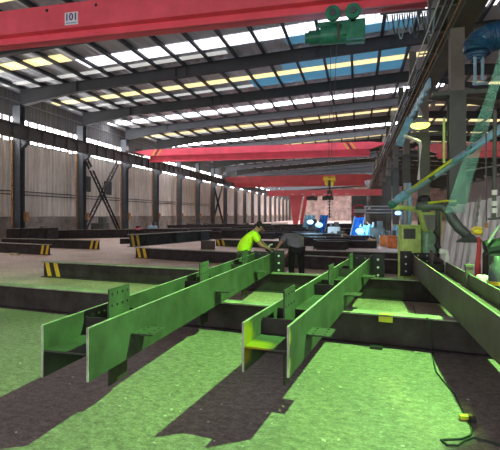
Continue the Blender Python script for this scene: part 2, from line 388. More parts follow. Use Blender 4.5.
# left crane runway girder
g = empty('crane_runway_girder', (-18.9, 60, 6.0), 'dark crane runway girder along the tall left wall', 'girder')
L0, L1 = YB, YF-1
MB().box((-18.9, (L0+L1)/2, 6.37), (0.03, L1-L0, 0.72)).build('web', M['girder'], g)
MB().box((-18.9, (L0+L1)/2, 6.01), (0.36, L1-L0, 0.03)).build('bottom_flange', M['girder'], g)
MB().box((-18.9, (L0+L1)/2, 6.74), (0.36, L1-L0, 0.03)).build('top_flange', M['girder'], g)
MB().box((-18.9, (L0+L1)/2, 6.79), (0.07, L1-L0, 0.09)).build('rail', M['rope'], g)
for j in range(92):
    MB().box((-18.85, 12+1.2*j, 6.37), (0.2, 0.015, 0.71)).build('stiffener', M['girder'], g)
# pipes on the wall (thin conduits)
for (z, lab) in ((3.05, 'thin grey conduit running along the left wall, the upper of two'), (2.85, 'thin grey conduit running along the left wall, the lower of two')):
    tag(MB().tube([(XL+.03, y, z) for y in (8, 22, 36, 60)], 0.03, 6).build('wall_conduit', M['rafter']), lab, 'conduit')
tag(MB().tube([(XL+.03, y, 8.5) for y in (8, 60)], 0.03, 6).build('wall_conduit', M['grey']), 'thin conduit high on the left wall above the windows', 'conduit')

# lattice cross braces between two wall columns
def brace(ya, yb, lab):
    r = empty('lattice_cross_brace', (-19.55, ya, 0.25), lab, 'brace')
    for (a, b) in (((ya, 6.0), (yb, 0.3)), ((ya, 0.3), (yb, 6.0))):
        mm = MB(); A = Vector((-19.5, a[0], a[1])); B = Vector((-19.5, b[0], b[1])); dr = (B-A).normalized(); nrm = Vector((0, -dr.z, dr.y))
        X = 0.0 if b[1] < 1 else -0.12
        for s in (-.17, .17): mm.tube([A+nrm*s+Vector((X, 0, 0)), B+nrm*s+Vector((X, 0, 0))], 0.075, 6)
        n = 16
        for j in range(n):
            q0 = A + (B-A)*(j/n) + nrm*(-.14 if j % 2 else .14); q1 = A+(B-A)*((j+1)/n) + nrm*(.14 if j % 2 else -.14)
            mm.tube([q0+Vector((X, 0, 0)), q1+Vector((X, 0, 0))], 0.02, 5)
        mm.build('brace_bar', M['black'] if b[1] < 1 else M['rafter'], r)
brace(28.9+.5, 35.1-.75, 'black lattice cross brace between two left wall columns, the nearest one')
brace(59.2+.5, 65.2-.75, 'black lattice cross brace far down the left wall')
# dark shutters high in the wall near the brace
for (px, y0, y1, w, lab) in ((88, 176, 192, 5, 'narrow dark shutter on the left wall behind the top of the cross brace'), (108, 181, 195, 7, 'dark square shutter on the left wall right of the cross brace')):
    a = onX(px-w/2, y0, XL+.02); b = onX(px+w/2, y1, XL+.02)
    r = empty('wall_shutter', (XL+.02, (a.y+b.y)/2, b.z), lab, 'shutter')
    MB().box((XL+.015, (a.y+b.y)/2, (a.z+b.z)/2), (0.06, b.y-a.y, a.z-b.z)).build('frame', M['column'], r)
    mm = MB()
    for j in range(9): mm.box((XL+.06, (a.y+b.y)/2, b.z+(a.z-b.z)*(j+.5)/9), (0.03, (b.y-a.y)*.9, (a.z-b.z)*.07))
    mm.build('slats', M['column_dark'], r)
# lamp bracket on the brace
p = onX(92, 170, -19.2)
r = empty('wall_floodlight', p, 'white floodlight on an arm near the top of the cross brace', 'lamp')
MB().lathe(p, [(0.02, .25), (0.1, .2), (0.22, 0), (0.24, -.02), (0.2, -.02), (0.02, .15)], 14).build('reflector', M['white'], r)
MB().tube([p+Vector((0, 0, .2)), p+Vector((-.1, -.3, .5)), p+Vector((-.3, -1.0, .65))], 0.04).build('arm', M['rafter'], r)

# ---------------------------------------------------------------- right column line and runway
rc = hcol('hall_column', 2.24, 4.4, 0.36, 0.32, 'column_dark', 'x')
MB().box((2.53, 0, 6.13+1.6), (0.3, 0.3, 3.2)).build('upper_shaft', M['olive'], rc)
MB().box((2.24, 0, 5.17), (0.30, 0.28, 1.52)).build('upper_column', M['brownpaint'], rc)
MB().box((2.35, 0, 4.43), (1.3, 0.3, 0.10)).build('corbel', M['column_dark'], rc)
rc['group'] = 'columns of the right-hand line'
YR = [y for y in YC]; YR[2] = 11.4
for k, y in enumerate(YR):
    lab = 'dark steel column of the right-hand line carrying the runway, %s from the camera end' % ORD[k]
    if k == 0: rc.location.y = y; rc['label'] = lab
    else: dup(rc, (0, y-YC[0], 0), lab)
g = empty('crane_runway_girder', (2.35, 60, 5.93), 'dark olive crane runway girder on the right-hand column line', 'girder')
MB().box((2.35, (L0+L1)/2, 6.35), (0.03, L1-L0, 0.8)).build('web', M['olive'], g)
MB().box((2.35, (L0+L1)/2, 5.955), (0.44, L1-L0, 0.05)).build('bottom_flange', M['olive'], g)
MB().box((2.35, (L0+L1)/2, 6.74), (0.4, L1-L0, 0.03)).build('top_flange', M['olive'], g)
MB().box((2.2, (L0+L1)/2, 6.79), (0.07, L1-L0, 0.09)).build('rail', M['rope'], g)
for j in range(60):
    MB().box((2.25, 6+1.5*j, 6.35), (0.18, 0.015, 0.78)).build('stiffener', M['olive'], g)
# conductor rails
r = empty('conductor_rails', (1.65, 60, 5.85), 'set of thin conductor rails hung left of the right runway girder', 'conductor rail')
for j, (x, z) in enumerate(((1.66, 6.1), (1.78, 6.05), (1.90, 6.0), (2.02, 5.93))):
    MB().tube([(x, 4, z), (x, 130, z)], 0.017, 6).build('rail', M['white'] if j == 0 else M['tan'] if j == 3 else M['grey'], r)
for j in range(70):
    MB().box((1.9, 6+1.5*j, 6.13), (0.5, 0.03, 0.03)).build('hanger', M['rope'], r)
# cable tray, light blue, on the nearer columns
r = empty('cable_chain', onX(402, 118, 1.95), 'light blue serrated cable tray running under the right runway girder', 'cable tray')
mm = MB(); 
for j in range(26):
    y = 13.5 + j*0.42; mm.box((1.93, y, 5.22+0.08*(j % 2)), (0.07, 0.40, 0.2))
mm.box((1.93, 18.7, 5.36), (.05, 10.8, .05)); mm.build('tray', M['lightblue'], r)
a, b = onX(408, 121, 2.0), onX(399, 146, 1.9)
tag(MB().tube([P(410, 118, 14.2), P(399, 145, 14.6)], 0.15, 4).build('diagonal_strut', M['lightblue']), 'light blue diagonal strut beside the glowing green lamp', 'strut')
tag(MB().tube([P(404, 136, 14), P(408, 137, 14), P(420, 142, 14), P(420.5, 146, 14), P(418.5, 180, 14)], 0.05, 8).build('bent_pipe', M['white']), 'thin white pipe bent down the front of a dark column', 'pipe')
tag(MB().tube([P(444, 118, 10.3), P(444, 163, 10.3)], 0.028, 8).build('vertical_pipe', M['machine']), 'thin lime green vertical pipe left of the nearest dark column', 'pipe')

# ---------------------------------------------------------------- overhead cranes
def crane(Y, x0, x1, zm0, zm1, zl0, label, stripes, mt='red', t=1.2, ff=.55):
    r = empty('overhead_crane', ((x0+x1)/2, Y, zl0), label, 'overhead crane')
    poly = [(x0, Y, zm0+.35), (x0+t, Y, zm0), (x1-t, Y, zm0), (x1, Y, zm0+.35), (x1, Y, zm1-.12), (x1-t, Y, zm1), (x0+t, Y, zm1), (x0, Y, zm1-.12)]
    MB().prism(poly, (0, 0.56, 0)).build('box_girder', M[mt], r)
    MB().box(((x0+x1)/2, Y+.28, (zl0+zm0)/2), (x1-x0-2*t, 0.03, zm0-zl0)).build('track_web', M[mt], r)
    MB().box(((x0+x1)/2, Y+.56, (zl0+zm0)/2+.02), (x1-x0-2*t+.1, 0.05, (zm0-zl0)*ff)).build('track_flange', M[mt], r)
    MB().box(((x0+x1)/2, Y+.36, zl0+.0125), (x1-x0-2*t, 0.42, 0.025)).build('lower_flange', M[mt], r)
    for x in (x0-.15, x1+.08):
        e = MB().box((x, Y+.28, 7.12), (0.34, 3.0, 0.5)).build('end_carriage', M['girder'], r)
        for dy in (-1.2, 1.75): MB().cyl((x-.08, Y+dy, 6.93), (x+.08, Y+dy, 6.93), 0.095, seg=14).build('wheel', M['black'], e)
    for sx in stripes:
        for q in range(3):
            w_=0; w = 0.12; xx = sx + q*0.26; h = zm1-zm0-.02
            sl = 0.35 if sx < -8 else -0.35
            MB().prism([(xx-sl/2, Y-.012, zm0+.01), (xx+w-sl/2, Y-.012, zm0+.01), (xx+w+sl/2, Y-.012, zm0+h), (xx+sl/2, Y-.012, zm0+h)], (0, 0.012, 0)).build(
                'warning_stripe', M['yellow'] if q != 1 else M['black'], r)
    return r
c1 = crane(12.0, -18.65, 2.06, 7.25, 8.0, 7.0, 'big bright red overhead crane nearest the camera with a white number plate', [], t=0.35, ff=.85)
# plate and holes on the near crane
a = onY(65, 13, 12.0-.01); b = onY(78, 24, 12.0-.01)
pl = MB().box(((a.x+b.x)/2, 12-.012, (a.z+b.z)/2), (b.x-a.x, 0.024, a.z-b.z)).build('number_plate', M['plate_white'], c1)
def text(s, size, loc, m, parent, name='lettering', rot=(R(90), 0, 0)):
    cu = bpy.data.curves.new(name, 'FONT'); cu.body = s; cu.size = size; cu.align_x = 'CENTER'; cu.align_y = 'CENTER'; cu.extrude = 0.004; cu.offset = size*0.02
    o = bpy.data.objects.new('tmp', cu); COL.objects.link(o); dg = bpy.context.evaluated_depsgraph_get()
    me = bpy.data.meshes.new_from_object(o.evaluated_get(dg)); bpy.data.objects.remove(o)
    me.materials.clear(); me.materials.append(m)
    q = bpy.data.objects.new(name, me); COL.objects.link(q); q.parent = parent; q.location = Vector(loc) - ORG[parent.name]; q.rotation_euler = rot
    return q
cx, cz = (a.x+b.x)/2, (a.z+b.z)/2
text('101', (a.z-b.z)*.78, (cx, 11.972, cz+.035), M['ink'], pl)
MB().box((cx, 11.972, b.z+.05), ((b.x-a.x)*.8, 0.004, 0.03)).build('underline', M['ink_blue'], pl)
for (px, py) in ((47, 10.5), (96, 5)):
    q = onY(px, py, 12.0); MB().cyl(q+Vector((0, -.006, 0)), q+Vector((0, .01, 0)), 0.05, seg=12).build('access_hole', M['black'], c1)
crane(35.6, -18.65, 2.06, 6.64, 7.2, 6.14, 'red overhead crane in the middle distance with yellow and black stripes at both ends', [-17.0, 0.15-1.1])
crane(63.0, -18.65, 2.06, 6.2, 7.15, 5.6, 'dull red overhead crane behind the striped crane', [], 'red_far')
# right bay crane
crane(27.0, 3.2, 22.8, 5.1, 5.6, 4.8, 'dark red crane in the neighbouring bay behind the right columns', [], 'red_far')

# hoist on the near crane
hp = P(338, 34.5, 12.2)
r = empty('electric_hoist', (hp.x, hp.y, hp.z-.3), 'green electric rope hoist hanging under the near red crane', 'hoist')
hx, hy, hz = hp; hx += .02
MB().cyl((hx-.48, hy, hz), (hx+.66, hy, hz), 0.245, seg=22).build('drum_housing', M['hoist'], r, bevel=.01)
MB().box((hx+.44, hy, hz+.03), (0.5, 0.5, 0.50)).build('gearbox', M['hoist'], r, bevel=.02)
MB().cyl((hx-.80, hy, hz-.03), (hx-.48, hy, hz-.03), 0.18, seg=16).cyl((hx-.9, hy, hz-.03), (hx-.8, hy, hz-.03), 0.14, seg=16).build('motor', M['hoist'], r)
mm = MB()
for j in range(9): mm.cyl((hx-.78+j*.034, hy, hz-.03), (hx-.77+j*.034, hy, hz-.03), 0.20, seg=16)
mm.build('motor_fins', M['hoist'], r)
MB().box((hx, hy, hz+.29), (1.15, 0.1, 0.12)).box((hx-.12, hy-.22, hz+.36), (0.12, .06, .3)).box((hx+.38, hy-.22, hz+.36), (.12, .06, .3)).build('trolley_frame', M['hoist'], r)
for dx in (-.14, .38):
    w_ = MB().cyl((hx+dx, hy-.34, hz+.46), (hx+dx, hy-.25, hz+.46), 0.20, seg=20).build('trolley_wheel', M['hoist'], r)
    MB().cyl((hx+dx, hy-.38, hz+.46), (hx+dx, hy-.34, hz+.46), 0.09, seg=12).build('hub', M['column'], w_)
MB().box((hx-.0, hy-.26, hz), (0.06, 0.05, 0.5)).build('rope_guide', M['olive'], r)
MB().box((hx+.16, hy-.27, hz+.03), (0.12, 0.05, 0.3)).build('rope_guide', M['hoist'], r)
# falls of rope and hook block
hk = P(329.5, 183, 12.35)
for (px0, px1) in ((331, 328.5), (337, 330.5)):
    q0 = P(px0, 38, 12.35)
    MB().tube([q0, (hk.x+(px1-329.5)*.027, hk.y, hk.z+.15)], 0.008, 6).build('wire_rope', M['rope'], r)
r2 = empty('hook_block', (hk.x, hk.y, hk.z-.35), 'yellow and black hook block hanging on wire ropes below the hoist', 'hook')
MB().box((hk.x, hk.y, hk.z+.03), (0.24, 0.12, 0.24)).build('block_body', M['yellow'], r2, bevel=.03)
MB().box((hk.x, hk.y-.062, hk.z+.03), (0.07, 0.02, 0.24)).build('black_band', M['black'], r2)
MB().cyl((hk.x-.16, hk.y, hk.z+.1), (hk.x+.16, hk.y, hk.z+.1), 0.08, seg=14).build('sheave', M['yellow'], r2)
MB().tube([(hk.x, hk.y, hk.z-.09), (hk.x, hk.y, hk.z-.2), (hk.x+.06, hk.y, hk.z-.26), (hk.x+.07, hk.y, hk.z-.33), (hk.x, hk.y, hk.z-.39), (hk.x-.07, hk.y, hk.z-.34)], 0.025, 8).build('hook', M['black'], r2)
r3 = empty('chain_sling', (hk.x, hk.y, hk.z-.95), 'black chain sling dangling from the hook block', 'chain')
mm = MB()
for j in range(14): mm.box((hk.x, hk.y, hk.z-.38-.042*j), (0.045 if j % 2 else .018, 0.018 if j % 2 else .045, 0.05))
mm.build('chain', M['black'], r3)
MB().box((hk.x, hk.y, hk.z-.25), (0.12, .05, 0.1)).build('master_link', M['black'], r3)
# festoon cables on the crane right end
r = empty('festoon_cables', P(410, 30, 12.6), 'row of looped festoon cables hanging under the right end of the near crane', 'cable')
for j in range(9):
    px = 391 + j*5.0; mm = MB()
    top = onY(px, 15-(px-389)*.1, 12.5); bz = 0.42+0.12*((j*7) % 3)
    n = 9
    pts = [top + Vector((0.10*(q/n*2-1), 0, -bz*(1-(q/n*2-1)**2))) for q in range(n+1)]
    mm.tube(pts, 0.02, 6); mm.build('cable_loop', M['column'] if j % 2 else M['pipe'], r)
MB().box(onY(410, 12, 12.5)+Vector((0, 0, .02)), (1.5, 0.05, 0.04)).build('festoon_track', M['rope'], r)

# ---------------------------------------------------------------- far gantry crane
YG = 46.5
def gy(px, py): return onY(px, py, YG)
a, b = gy(268, 191), gy(384, 196)
r = empty('gantry_crane', (gy(295, 231).x, YG, 0), 'red semi-gantry crane with a splayed leg standing in the far part of the hall', 'gantry crane')
zt, zb = 4.15, 3.55
MB().box(((a.x+b.x)/2, YG, (zt+zb)/2), (b.x-a.x, 0.5, zt-zb)).build('beam', M['red_far'], r)
x0 = gy(297, 220).x
for (xt, xb, wt, wb, dy) in ((x0-.1, x0-.15, 1.35, 0.35, 0.0), (x0+.9, x0+.3, 0.35, 0.3, 0.6)):
    MB().prism([(xb-wb/2, YG-.15+dy, .25), (xb+wb/2, YG-.15+dy, .25), (xt+wt/2, YG-.15+dy, zb+.1), (xt-wt/2, YG-.15+dy, zb+.1)], (0, .3, 0)).build('leg', M['red_far'], r)
MB().box((x0, YG+.3, .16), (0.8, 1.6, 0.3)).build('end_truck', M['red_far'], r)
mm = MB()
for j in range(6): mm.box((a.x+2.6+1.1*j, YG-.26, 3.72), (.3, .03, .08))
mm.build('white_mark', M['white'], r)
for (px, lab) in ((312, 'dark hoist under the far gantry beam, nearest its leg'), (328, 'dark hoist under the far gantry beam, just behind the hanging hook')):
    q = gy(px, 198)
    h = empty('gantry_hoist', (q.x, YG, 3.0), lab, 'hoist')
    MB().cyl((q.x-.55, YG, 3.3), (q.x+.55, YG, 3.3), 0.2, seg=12).build('drum', M['column_dark'], h)
    MB().box((q.x, YG, 3.45), (0.5, .3, .2)).build('trolley', M['column_dark'], h)
    MB().sph((q.x, YG-.1, 3.02), .13, 10).build('hook_ball', M['white'], h)

# ---------------------------------------------------------------- steel beams
def frame(p0, p1):
    p0 = Vector((p0[0], p0[1], 0)); p1 = Vector((p1[0], p1[1], 0)); u = (p1-p0); L = u.length; u.normalize(); v = Vector((-u.y, u.x, 0)); return p0, u, v, L
RECTS = []
def ibeam(name, p0, p1, z0, h, w, label, mt='steel', stripes=0, side=1, stiff=0, cat='steel beam', group=None, back=True):
    """upright I beam; p0-p1 is the near edge of the bottom flange, the beam lies behind it (v side)"""
    o, u, v, L = frame(p0, p1)
    c = o + u*(L/2) + v*(w/2)
    e_ = o+u*L; RECTS.append((min(o.x, e_.x)-.2, max(o.x, e_.x)+.2, min(o.y, e_.y)-.3, max(o.y, e_.y)+.6))
    r = empty(name, (c.x, c.y, z0), label, cat, group)
    tf = 0.018
    MB().obox(o, u, v, 0, L, w/2-.006, w/2+.006, z0+tf, z0+h-tf).build('web', M[mt], r)
    MB().obox(o, u, v, 0, L, 0, w, z0, z0+tf).build('bottom_flange', M[mt], r)
    MB().obox(o, u, v, 0, L, 0, w, z0+h-tf, z0+h).build('top_flange', M['dust'], r)
    for k in range(stiff):
        a = L*(k+.5)/stiff
        MB().obox(o, u, v, a-.006, a+.006, 0.01, w/2-.006, z0+tf, z0+h-tf).build('stiffener', M['primer'], r)
    if stripes:
        e = 0 if stripes < 0 else L
        s = 1 if stripes < 0 else -1
        for q in range(3):
            a0 = e + s*(0.04+.14*q); a1 = a0 + s*.13
            mm = MB(); zt_, zb_ = z0+h-tf-.004, z0+tf+.004
            A = [(a0, zt_), (a1, zt_), (a1+s*.10, zb_), (a0+s*.10, zb_)]
            pts = [o+u*aa+v*(w/2-.012)+Vector((0, 0, zz)) for aa, zz in A]
            mm.prism(pts, v*.006); mm.build('warning_stripe', M['yellow'] if q != 1 else M['black'], r)
    return r
def GX(px, py): q = G(px, py); return (q.x, q.y)
S1a, S1b = G(-60, 301.5), G(530, 362.8)
ibeam('support_beam', S1a, S1b, 0, 0.395, 0.2, 'long dark steel beam on the floor crossing the picture under the front ends of the green beams', 'steel')
p_a, p_b = G(-60, 301.5), G(470, 356.7)
ibeam('support_beam', G(41, 277), G(445, 304), 0, 0.40, 0.2, 'dark steel support beam with yellow stripes on its left end, second from the camera', 'steel', stripes=-1)
ibeam('support_beam', G(134, 258), G(425, 276), 0, 0.39, 0.2, 'dark support beam just behind the two workers, its striped left end under the raised girder', 'steel', stripes=-1)
ibeam('support_beam', G(292, 261.5), G(425, 266), 0, 0.39, 0.2, 'thin dark support beam further behind the grey-shirted worker', 'steel')
ibeam('support_beam', G(-25, 251.2), G(48, 255.3), 0, 0.42, 0.2, 'short dark beam at the left edge with yellow end stripes', 'steel', stripes=1)
ibeam('support_beam', G(0, 246.5), G(98, 249.6), 0, 0.42, 0.2, 'dark beam with yellow end stripes behind the short one at the left edge', 'steel', stripes=1)
ibeam('support_beam', G(215, 246), G(300, 249), 0, 0.34, 0.2, 'pale-topped beam with a yellow striped left end behind the yellow-shirted worker', 'primer', stripes=-1)
# stacked girder on stub at left middle
q0, q1 = W(-4.32, 16.9, 0), W(-1.85, 24.2, 0)
d0 = P(133, 250, 16.9); d1 = P(212, 245, 21.8)
ibeam('raised_girder', (d0.x, d0.y), (d1.x, d1.y), 0.395, 0.47, 0.3, 'raised steel girder with stiffeners resting across a striped beam left of the workers', 'primer', stiff=3, stripes=-1, cat='girder')
e0 = P(206, 250, 21.3)
ibeam('stub_support', (e0.x-.2, e0.y-.3), (e0.x+.5, e0.y-.3), 0, 0.40, 0.3, 'dark stub of beam propping the far end of the raised girder', 'primer_b', cat='support')
# big dark girders near the left wall
ibeam('plate_girder', G(8, 244), G(60, 241.3), 0, 0.85, 0.35, 'long dark plate girder lying in front of the first left wall columns', 'steel', stiff=2, cat='girder')
ibeam('plate_girder', G(58, 239), G(136, 237.5), 0, 0.60, 0.35, 'dark plate girder with pale stiffeners lying before the cross brace', 'steel', stiff=5, cat='girder')
ibeam('plate_girder', G(120, 244), G(172, 243), 0, 0.30, 0.3, 'low dark girder behind the raised girder at left', 'steel', cat='girder')
ibeam('plate_girder', G(140, 236), G(232, 234), 0, 0.55, 0.35, 'long dark plate girder further back by the left wall', 'steel', stiff=4, cat='girder')

# fabricated H beams (webs horizontal, flanges upright)
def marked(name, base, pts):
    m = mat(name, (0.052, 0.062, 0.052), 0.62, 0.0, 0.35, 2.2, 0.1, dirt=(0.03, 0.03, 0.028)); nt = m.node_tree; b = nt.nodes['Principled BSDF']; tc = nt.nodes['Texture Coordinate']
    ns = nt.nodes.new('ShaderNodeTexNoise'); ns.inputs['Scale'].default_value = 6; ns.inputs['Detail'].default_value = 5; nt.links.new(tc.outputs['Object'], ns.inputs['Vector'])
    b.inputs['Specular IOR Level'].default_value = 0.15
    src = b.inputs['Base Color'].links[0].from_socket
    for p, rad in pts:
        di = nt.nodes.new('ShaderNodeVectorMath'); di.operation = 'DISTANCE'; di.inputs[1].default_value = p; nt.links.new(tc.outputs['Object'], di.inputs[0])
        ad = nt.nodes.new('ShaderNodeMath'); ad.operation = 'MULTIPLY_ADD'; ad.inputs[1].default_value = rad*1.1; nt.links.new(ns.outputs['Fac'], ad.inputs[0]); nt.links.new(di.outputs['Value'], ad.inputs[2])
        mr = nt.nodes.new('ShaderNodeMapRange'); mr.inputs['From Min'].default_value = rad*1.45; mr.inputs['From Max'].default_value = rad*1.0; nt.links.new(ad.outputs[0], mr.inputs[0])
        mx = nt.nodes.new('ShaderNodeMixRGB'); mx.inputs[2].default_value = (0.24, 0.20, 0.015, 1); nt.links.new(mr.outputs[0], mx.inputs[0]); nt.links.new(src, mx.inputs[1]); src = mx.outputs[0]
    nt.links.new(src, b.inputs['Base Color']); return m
def fab(xR, dR, slope, d1, z0, h, wid, label, ds, gaps, mt, right=True, tabs=True, end_plate=True, mirror=False):
    """xR,dR: near corner (camera frame) of the right-hand flange; slope of the beam in the camera frame"""
    pR = W(xR, dR, 0); pE = W(xR + slope*(d1-dR), d1, 0)
    o, u, v, L = frame(pR, pE)           # v points left
    c = o + v*(wid/2)
    r = empty('fabricated_beam', (c.x, c.y, z0), label, 'steel beam')
    t = 0.018; zw = z0+h/2
    if mt == 'marked':
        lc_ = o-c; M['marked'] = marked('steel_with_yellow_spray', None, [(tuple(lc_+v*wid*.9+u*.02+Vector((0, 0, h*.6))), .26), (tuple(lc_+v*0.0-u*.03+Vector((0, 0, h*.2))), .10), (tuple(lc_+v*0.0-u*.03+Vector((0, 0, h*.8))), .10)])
    fr = MB().obox(o, u, v, 0, L, 0, t, z0, z0+h).build('flange', M[mt], r)
    MB().obox(o, u, v, 0.0, L, wid-t, wid, z0, z0+h).build('flange', M[mt], r)
    MB().obox(o, u, v, 0.01, L, t, wid-t, zw-.007, zw+.007).build('web', M[mt], r)
    Z = Vector((0, 0, 1))
    for bb in (0, wid-t):
        MB().obox(o, u, v, -.001, L, bb, bb+t, z0+h, z0+h+.004).obox(o, u, v, -.004, 0, bb, bb+t, z0, z0+h+.004).build('edge_highlight', M['edge'], r)  # edge highlights painted as thin strips of bright cut steel
    for a in gaps:
        # transverse stiffeners either side of the gusset
        for (aa, zz0, zz1) in ((a-.07, zw+.007, z0+h-.05), (a+.36, zw+.007, z0+h-.05), (a-.07, z0+.03, zw-.007), (a+.36, z0+.03, zw-.007)):
            MB().obox(o, u, v, aa, aa+.012, t, wid-t, zz0, zz1).build('stiffener', M['steel'], r)
        # upright gusset with eight holes, going through the web
        mm = MB(); mm.holed(o+u*a+v*(wid/2-.006)+Z*(z0+h-.02), u, Z, v, 0.014, 0.34, 0.20, 4, 2, 0.015)
        mm.obox(o, u, v, a, a+.34, wid/2-.006, wid/2+.008, zw+.007, z0+h-.02)
        mm.build('gusset_plate', M[mt], r)
        MB().obox(o, u, v, a, a+.30, wid/2-.006, wid/2+.008, z0-.26, zw-.007).build('lower_gusset', M['steel'], r)
        if tabs:
            mm = MB(); mm.holed(o+u*(a+.02)-v*0.20+Z*(zw-.006), u, v, Z, 0.013, 0.26, 0.20, 3, 2, 0.013); mm.build('cleat_plate', M[mt], r)
    if end_plate:
        for (bb, s) in ((-.014, 0), (wid, 0)):
            mm = MB(); mm.holed(o+u*(L-.25)+v*bb+Z*(z0-.02), u, Z, v, 0.014, 0.5, h+.06, 4, 4, 0.018); mm.build('splice_plate', M['black'], r)
        mm = MB(); mm.holed(o+u*(L+.02)+v*(.03)+Z*(z0-.02), v, Z, u, 0.014, wid-.06, h+.06, 2, 4, 0.02); mm.build('end_plate', M['black'], r)
        for (b0_, w_) in (((wid+.014, .22),) if mirror else ((-.254, .24),)):
            pl_ = MB().obox(o, u, v, L+.02, L+.034, b0_, b0_+w_, z0-.06, z0+h+.07).obox(o, u, v, L-.05, L+.02, (b0_ if mirror else b0_+w_-.014), (b0_+.014 if mirror else b0_+w_), z0, z0+h).build('wing_plate', M['black'], r)
            for q in range(3):
                cc = o+u*(L+.02)+v*(b0_+w_/2)+Z*(z0+.04+q*.15); MB().cyl(cc-u*.02, cc, .022, seg=10).build('bolt_head', M['white'], pl_)
    return r
fab(-1.159, 3.25, 0.259, 9.55, 0.398, 0.386, 0.40, 'left one of the green-lit fabricated beams, its open end at the lower left', None, (0.58, 2.75, 4.85), 'primer')
fab(0.290, 3.33, 0.378, 8.75, 0.400, 0.375, 0.375, 'middle fabricated beam lit green, its open end sprayed yellow', None, (0.50, 2.50, 4.3), 'marked')
# right beam: extends out of frame to the lower right
xr0 = 2.73+0.236*(2.6-6.74)
fab(xr0+.40, 2.6-.10, 0.236, 9.2, 0.398, 0.386, 0.41, 'grey fabricated beam running out of the right edge of the photo', None, (5.6,), 'primer_b', tabs=False, mirror=True)
# tag on first support beam
p = G(390, 319.5, 0.2)
o_, u_, v_, L_ = frame(S1a, S1b)
tt = ((Vector((p.x, p.y, 0))-o_).dot(u_))
tag(MB().obox(o_, u_, v_, tt-.08, tt+.08, -.012, -.001, .31, .375).obox(o_, u_, v_, tt-.08, tt+.08, -.012, .07, .3955, .402).build('clamp_tag', M['lime']), 'small yellow-green bracket hooked over the top flange of the front support beam', 'bracket')
tt = (Vector(tuple(G(377, 347))) - o_).dot(u_)
tag(MB().obox(o_, u_, v_, tt-.07, tt+.07, -.12, -.03, 0, .03).build('steel_offcut', M['black']), 'small black steel offcut on the floor at the foot of the front support beam', 'offcut')

# scattered beams in the far yard
def lump(px, py, w, h, mt, name, label, cat, depth=0.6, group=None, kind='box'):
    q = G(px, py); d = F*HC/(py-HZ); ww = w*d/F; hh = h*d/F
    RECTS.append((q.x-ww/2-.1, q.x+ww/2+(.1 if kind != 'cloth' else .25*hh+.1), q.y-depth/2-.1, q.y+depth/2+.1))
    r = empty(name, (q.x, q.y, 0), label, cat, group)
    if kind == 'beam':
        MB().box((q.x, q.y, hh*.95), (ww, depth, hh*.1)).build('top_flange', M[mt], r)
        MB().box((q.x, q.y, hh*.05), (ww, depth, hh*.1)).build('bottom_flange', M[mt], r)
        MB().box((q.x, q.y, hh*.5), (ww, depth*.1, hh*.8)).build('web', M[mt], r)
    elif kind == 'machine':
        MB().box((q.x, q.y, hh*.35), (ww, depth, hh*.7)).build('body', M[mt], r, bevel=.03)
        MB().box((q.x+ww*.2, q.y, hh*.8), (ww*.4, depth*.6, hh*.4)).build('head', M['column_dark'], r, bevel=.02)
        MB().cyl((q.x-ww*.25, q.y, hh*.7), (q.x-ww*.25, q.y, hh*.95), ww*.08, seg=8).build('post', M['grey'], r)
    elif kind == 'cloth':
        th = 0.22
        for s_ in (-1, 1): MB().cyl((q.x+s_*ww*.5, q.y, 0), (q.x+s_*ww*.5+hh*th, q.y, hh), .03, seg=6).build('post', M['grey'], r)
        mm = MB(); n = 10; fr = []; bk = []
        for i_ in range(n+1):
            t_ = i_/n; dy = .06*math.sin(t_*math.pi*5)
            fr.append(((q.x-ww*.48+ww*.96*t_, q.y+dy, hh*.08), (q.x-ww*.48+ww*.96*t_+hh*th*.95, q.y+dy, hh*(.97-.03*math.sin(t_*math.pi)))))
        for i_ in range(n): mm.prism([fr[i_][0], fr[i_+1][0], fr[i_+1][1], fr[i_][1]], (0, .01, 0))
        mm.build('sheet', M[mt], r)
    return r
lump(42, 240.5, 10, 14, 'orange', 'small_machine', 'small red-orange machine at the foot of the left wall near the first columns', 'machine', 0.8, kind='machine')
lump(137, 232, 9, 6, 'red_far', 'small_machine', 'small red machine far along the left wall right of the cross brace', 'machine', 0.8, kind='machine')
lump(100, 237, 14, 20, 'column_dark', 'tool_cabinet', 'black cabinet standing by the wall behind the cross brace', 'cabinet', 0.8, kind='machine')
lump(153, 234, 7, 12, 'pipe', 'small_machine', 'small blue machine at the foot of a left wall column', 'machine', 0.6, kind='machine')
lump(204, 232, 9, 9, 'tan', 'small_machine', 'tan machine far down the left side of the hall', 'machine', 0.8, kind='machine')
lump(246, 229, 7, 6, 'orange', 'small_machine', 'small rusty orange machine behind the yellow-shirted worker', 'machine', 0.8, kind='machine')
lump(278, 230, 16, 8, 'white', 'sheet_pile', 'pale crumpled sheeting left of the red gantry leg', 'sheet', 0.8, kind='cloth')
lump(334, 238, 12, 16, 'white', 'control_cabinet', 'white control cabinet under the hanging hook far down the hall', 'cabinet', 0.6, kind='machine')
lump(337, 240, 18, 9, 'tan', 'small_machine', 'tan machine in front of the white cabinet far down the hall', 'machine', 0.8, kind='machine')
lump(306, 235, 10, 21, 'cyan_glow', 'welding_glow_screen', 'pale blue welding-glow screen right behind the red gantry leg', 'screen', 0.2, kind='cloth')  # blue welding light put into the colour of these screens
lump(320, 236, 8, 22, 'blue_glow', 'welding_glow_screen', 'bright blue slanted welding-glow screen left of the hanging hook', 'screen', 0.2, kind='cloth')
lump(313, 237, 9, 18, 'column_dark', 'small_machine', 'dark machine between the two blue welding-glow screens', 'machine', 0.6, kind='machine')
lump(354, 242, 10, 26, 'blue_glow', 'welding_glow_screen', 'blue welding-glow screen under the round far machine', 'screen', 0.2, kind='cloth')
lump(363, 243, 13, 19, 'cyan_glow', 'welding_glow_screen', 'pale cyan welding-glow screen in the far centre', 'screen', 0.2, kind='cloth')
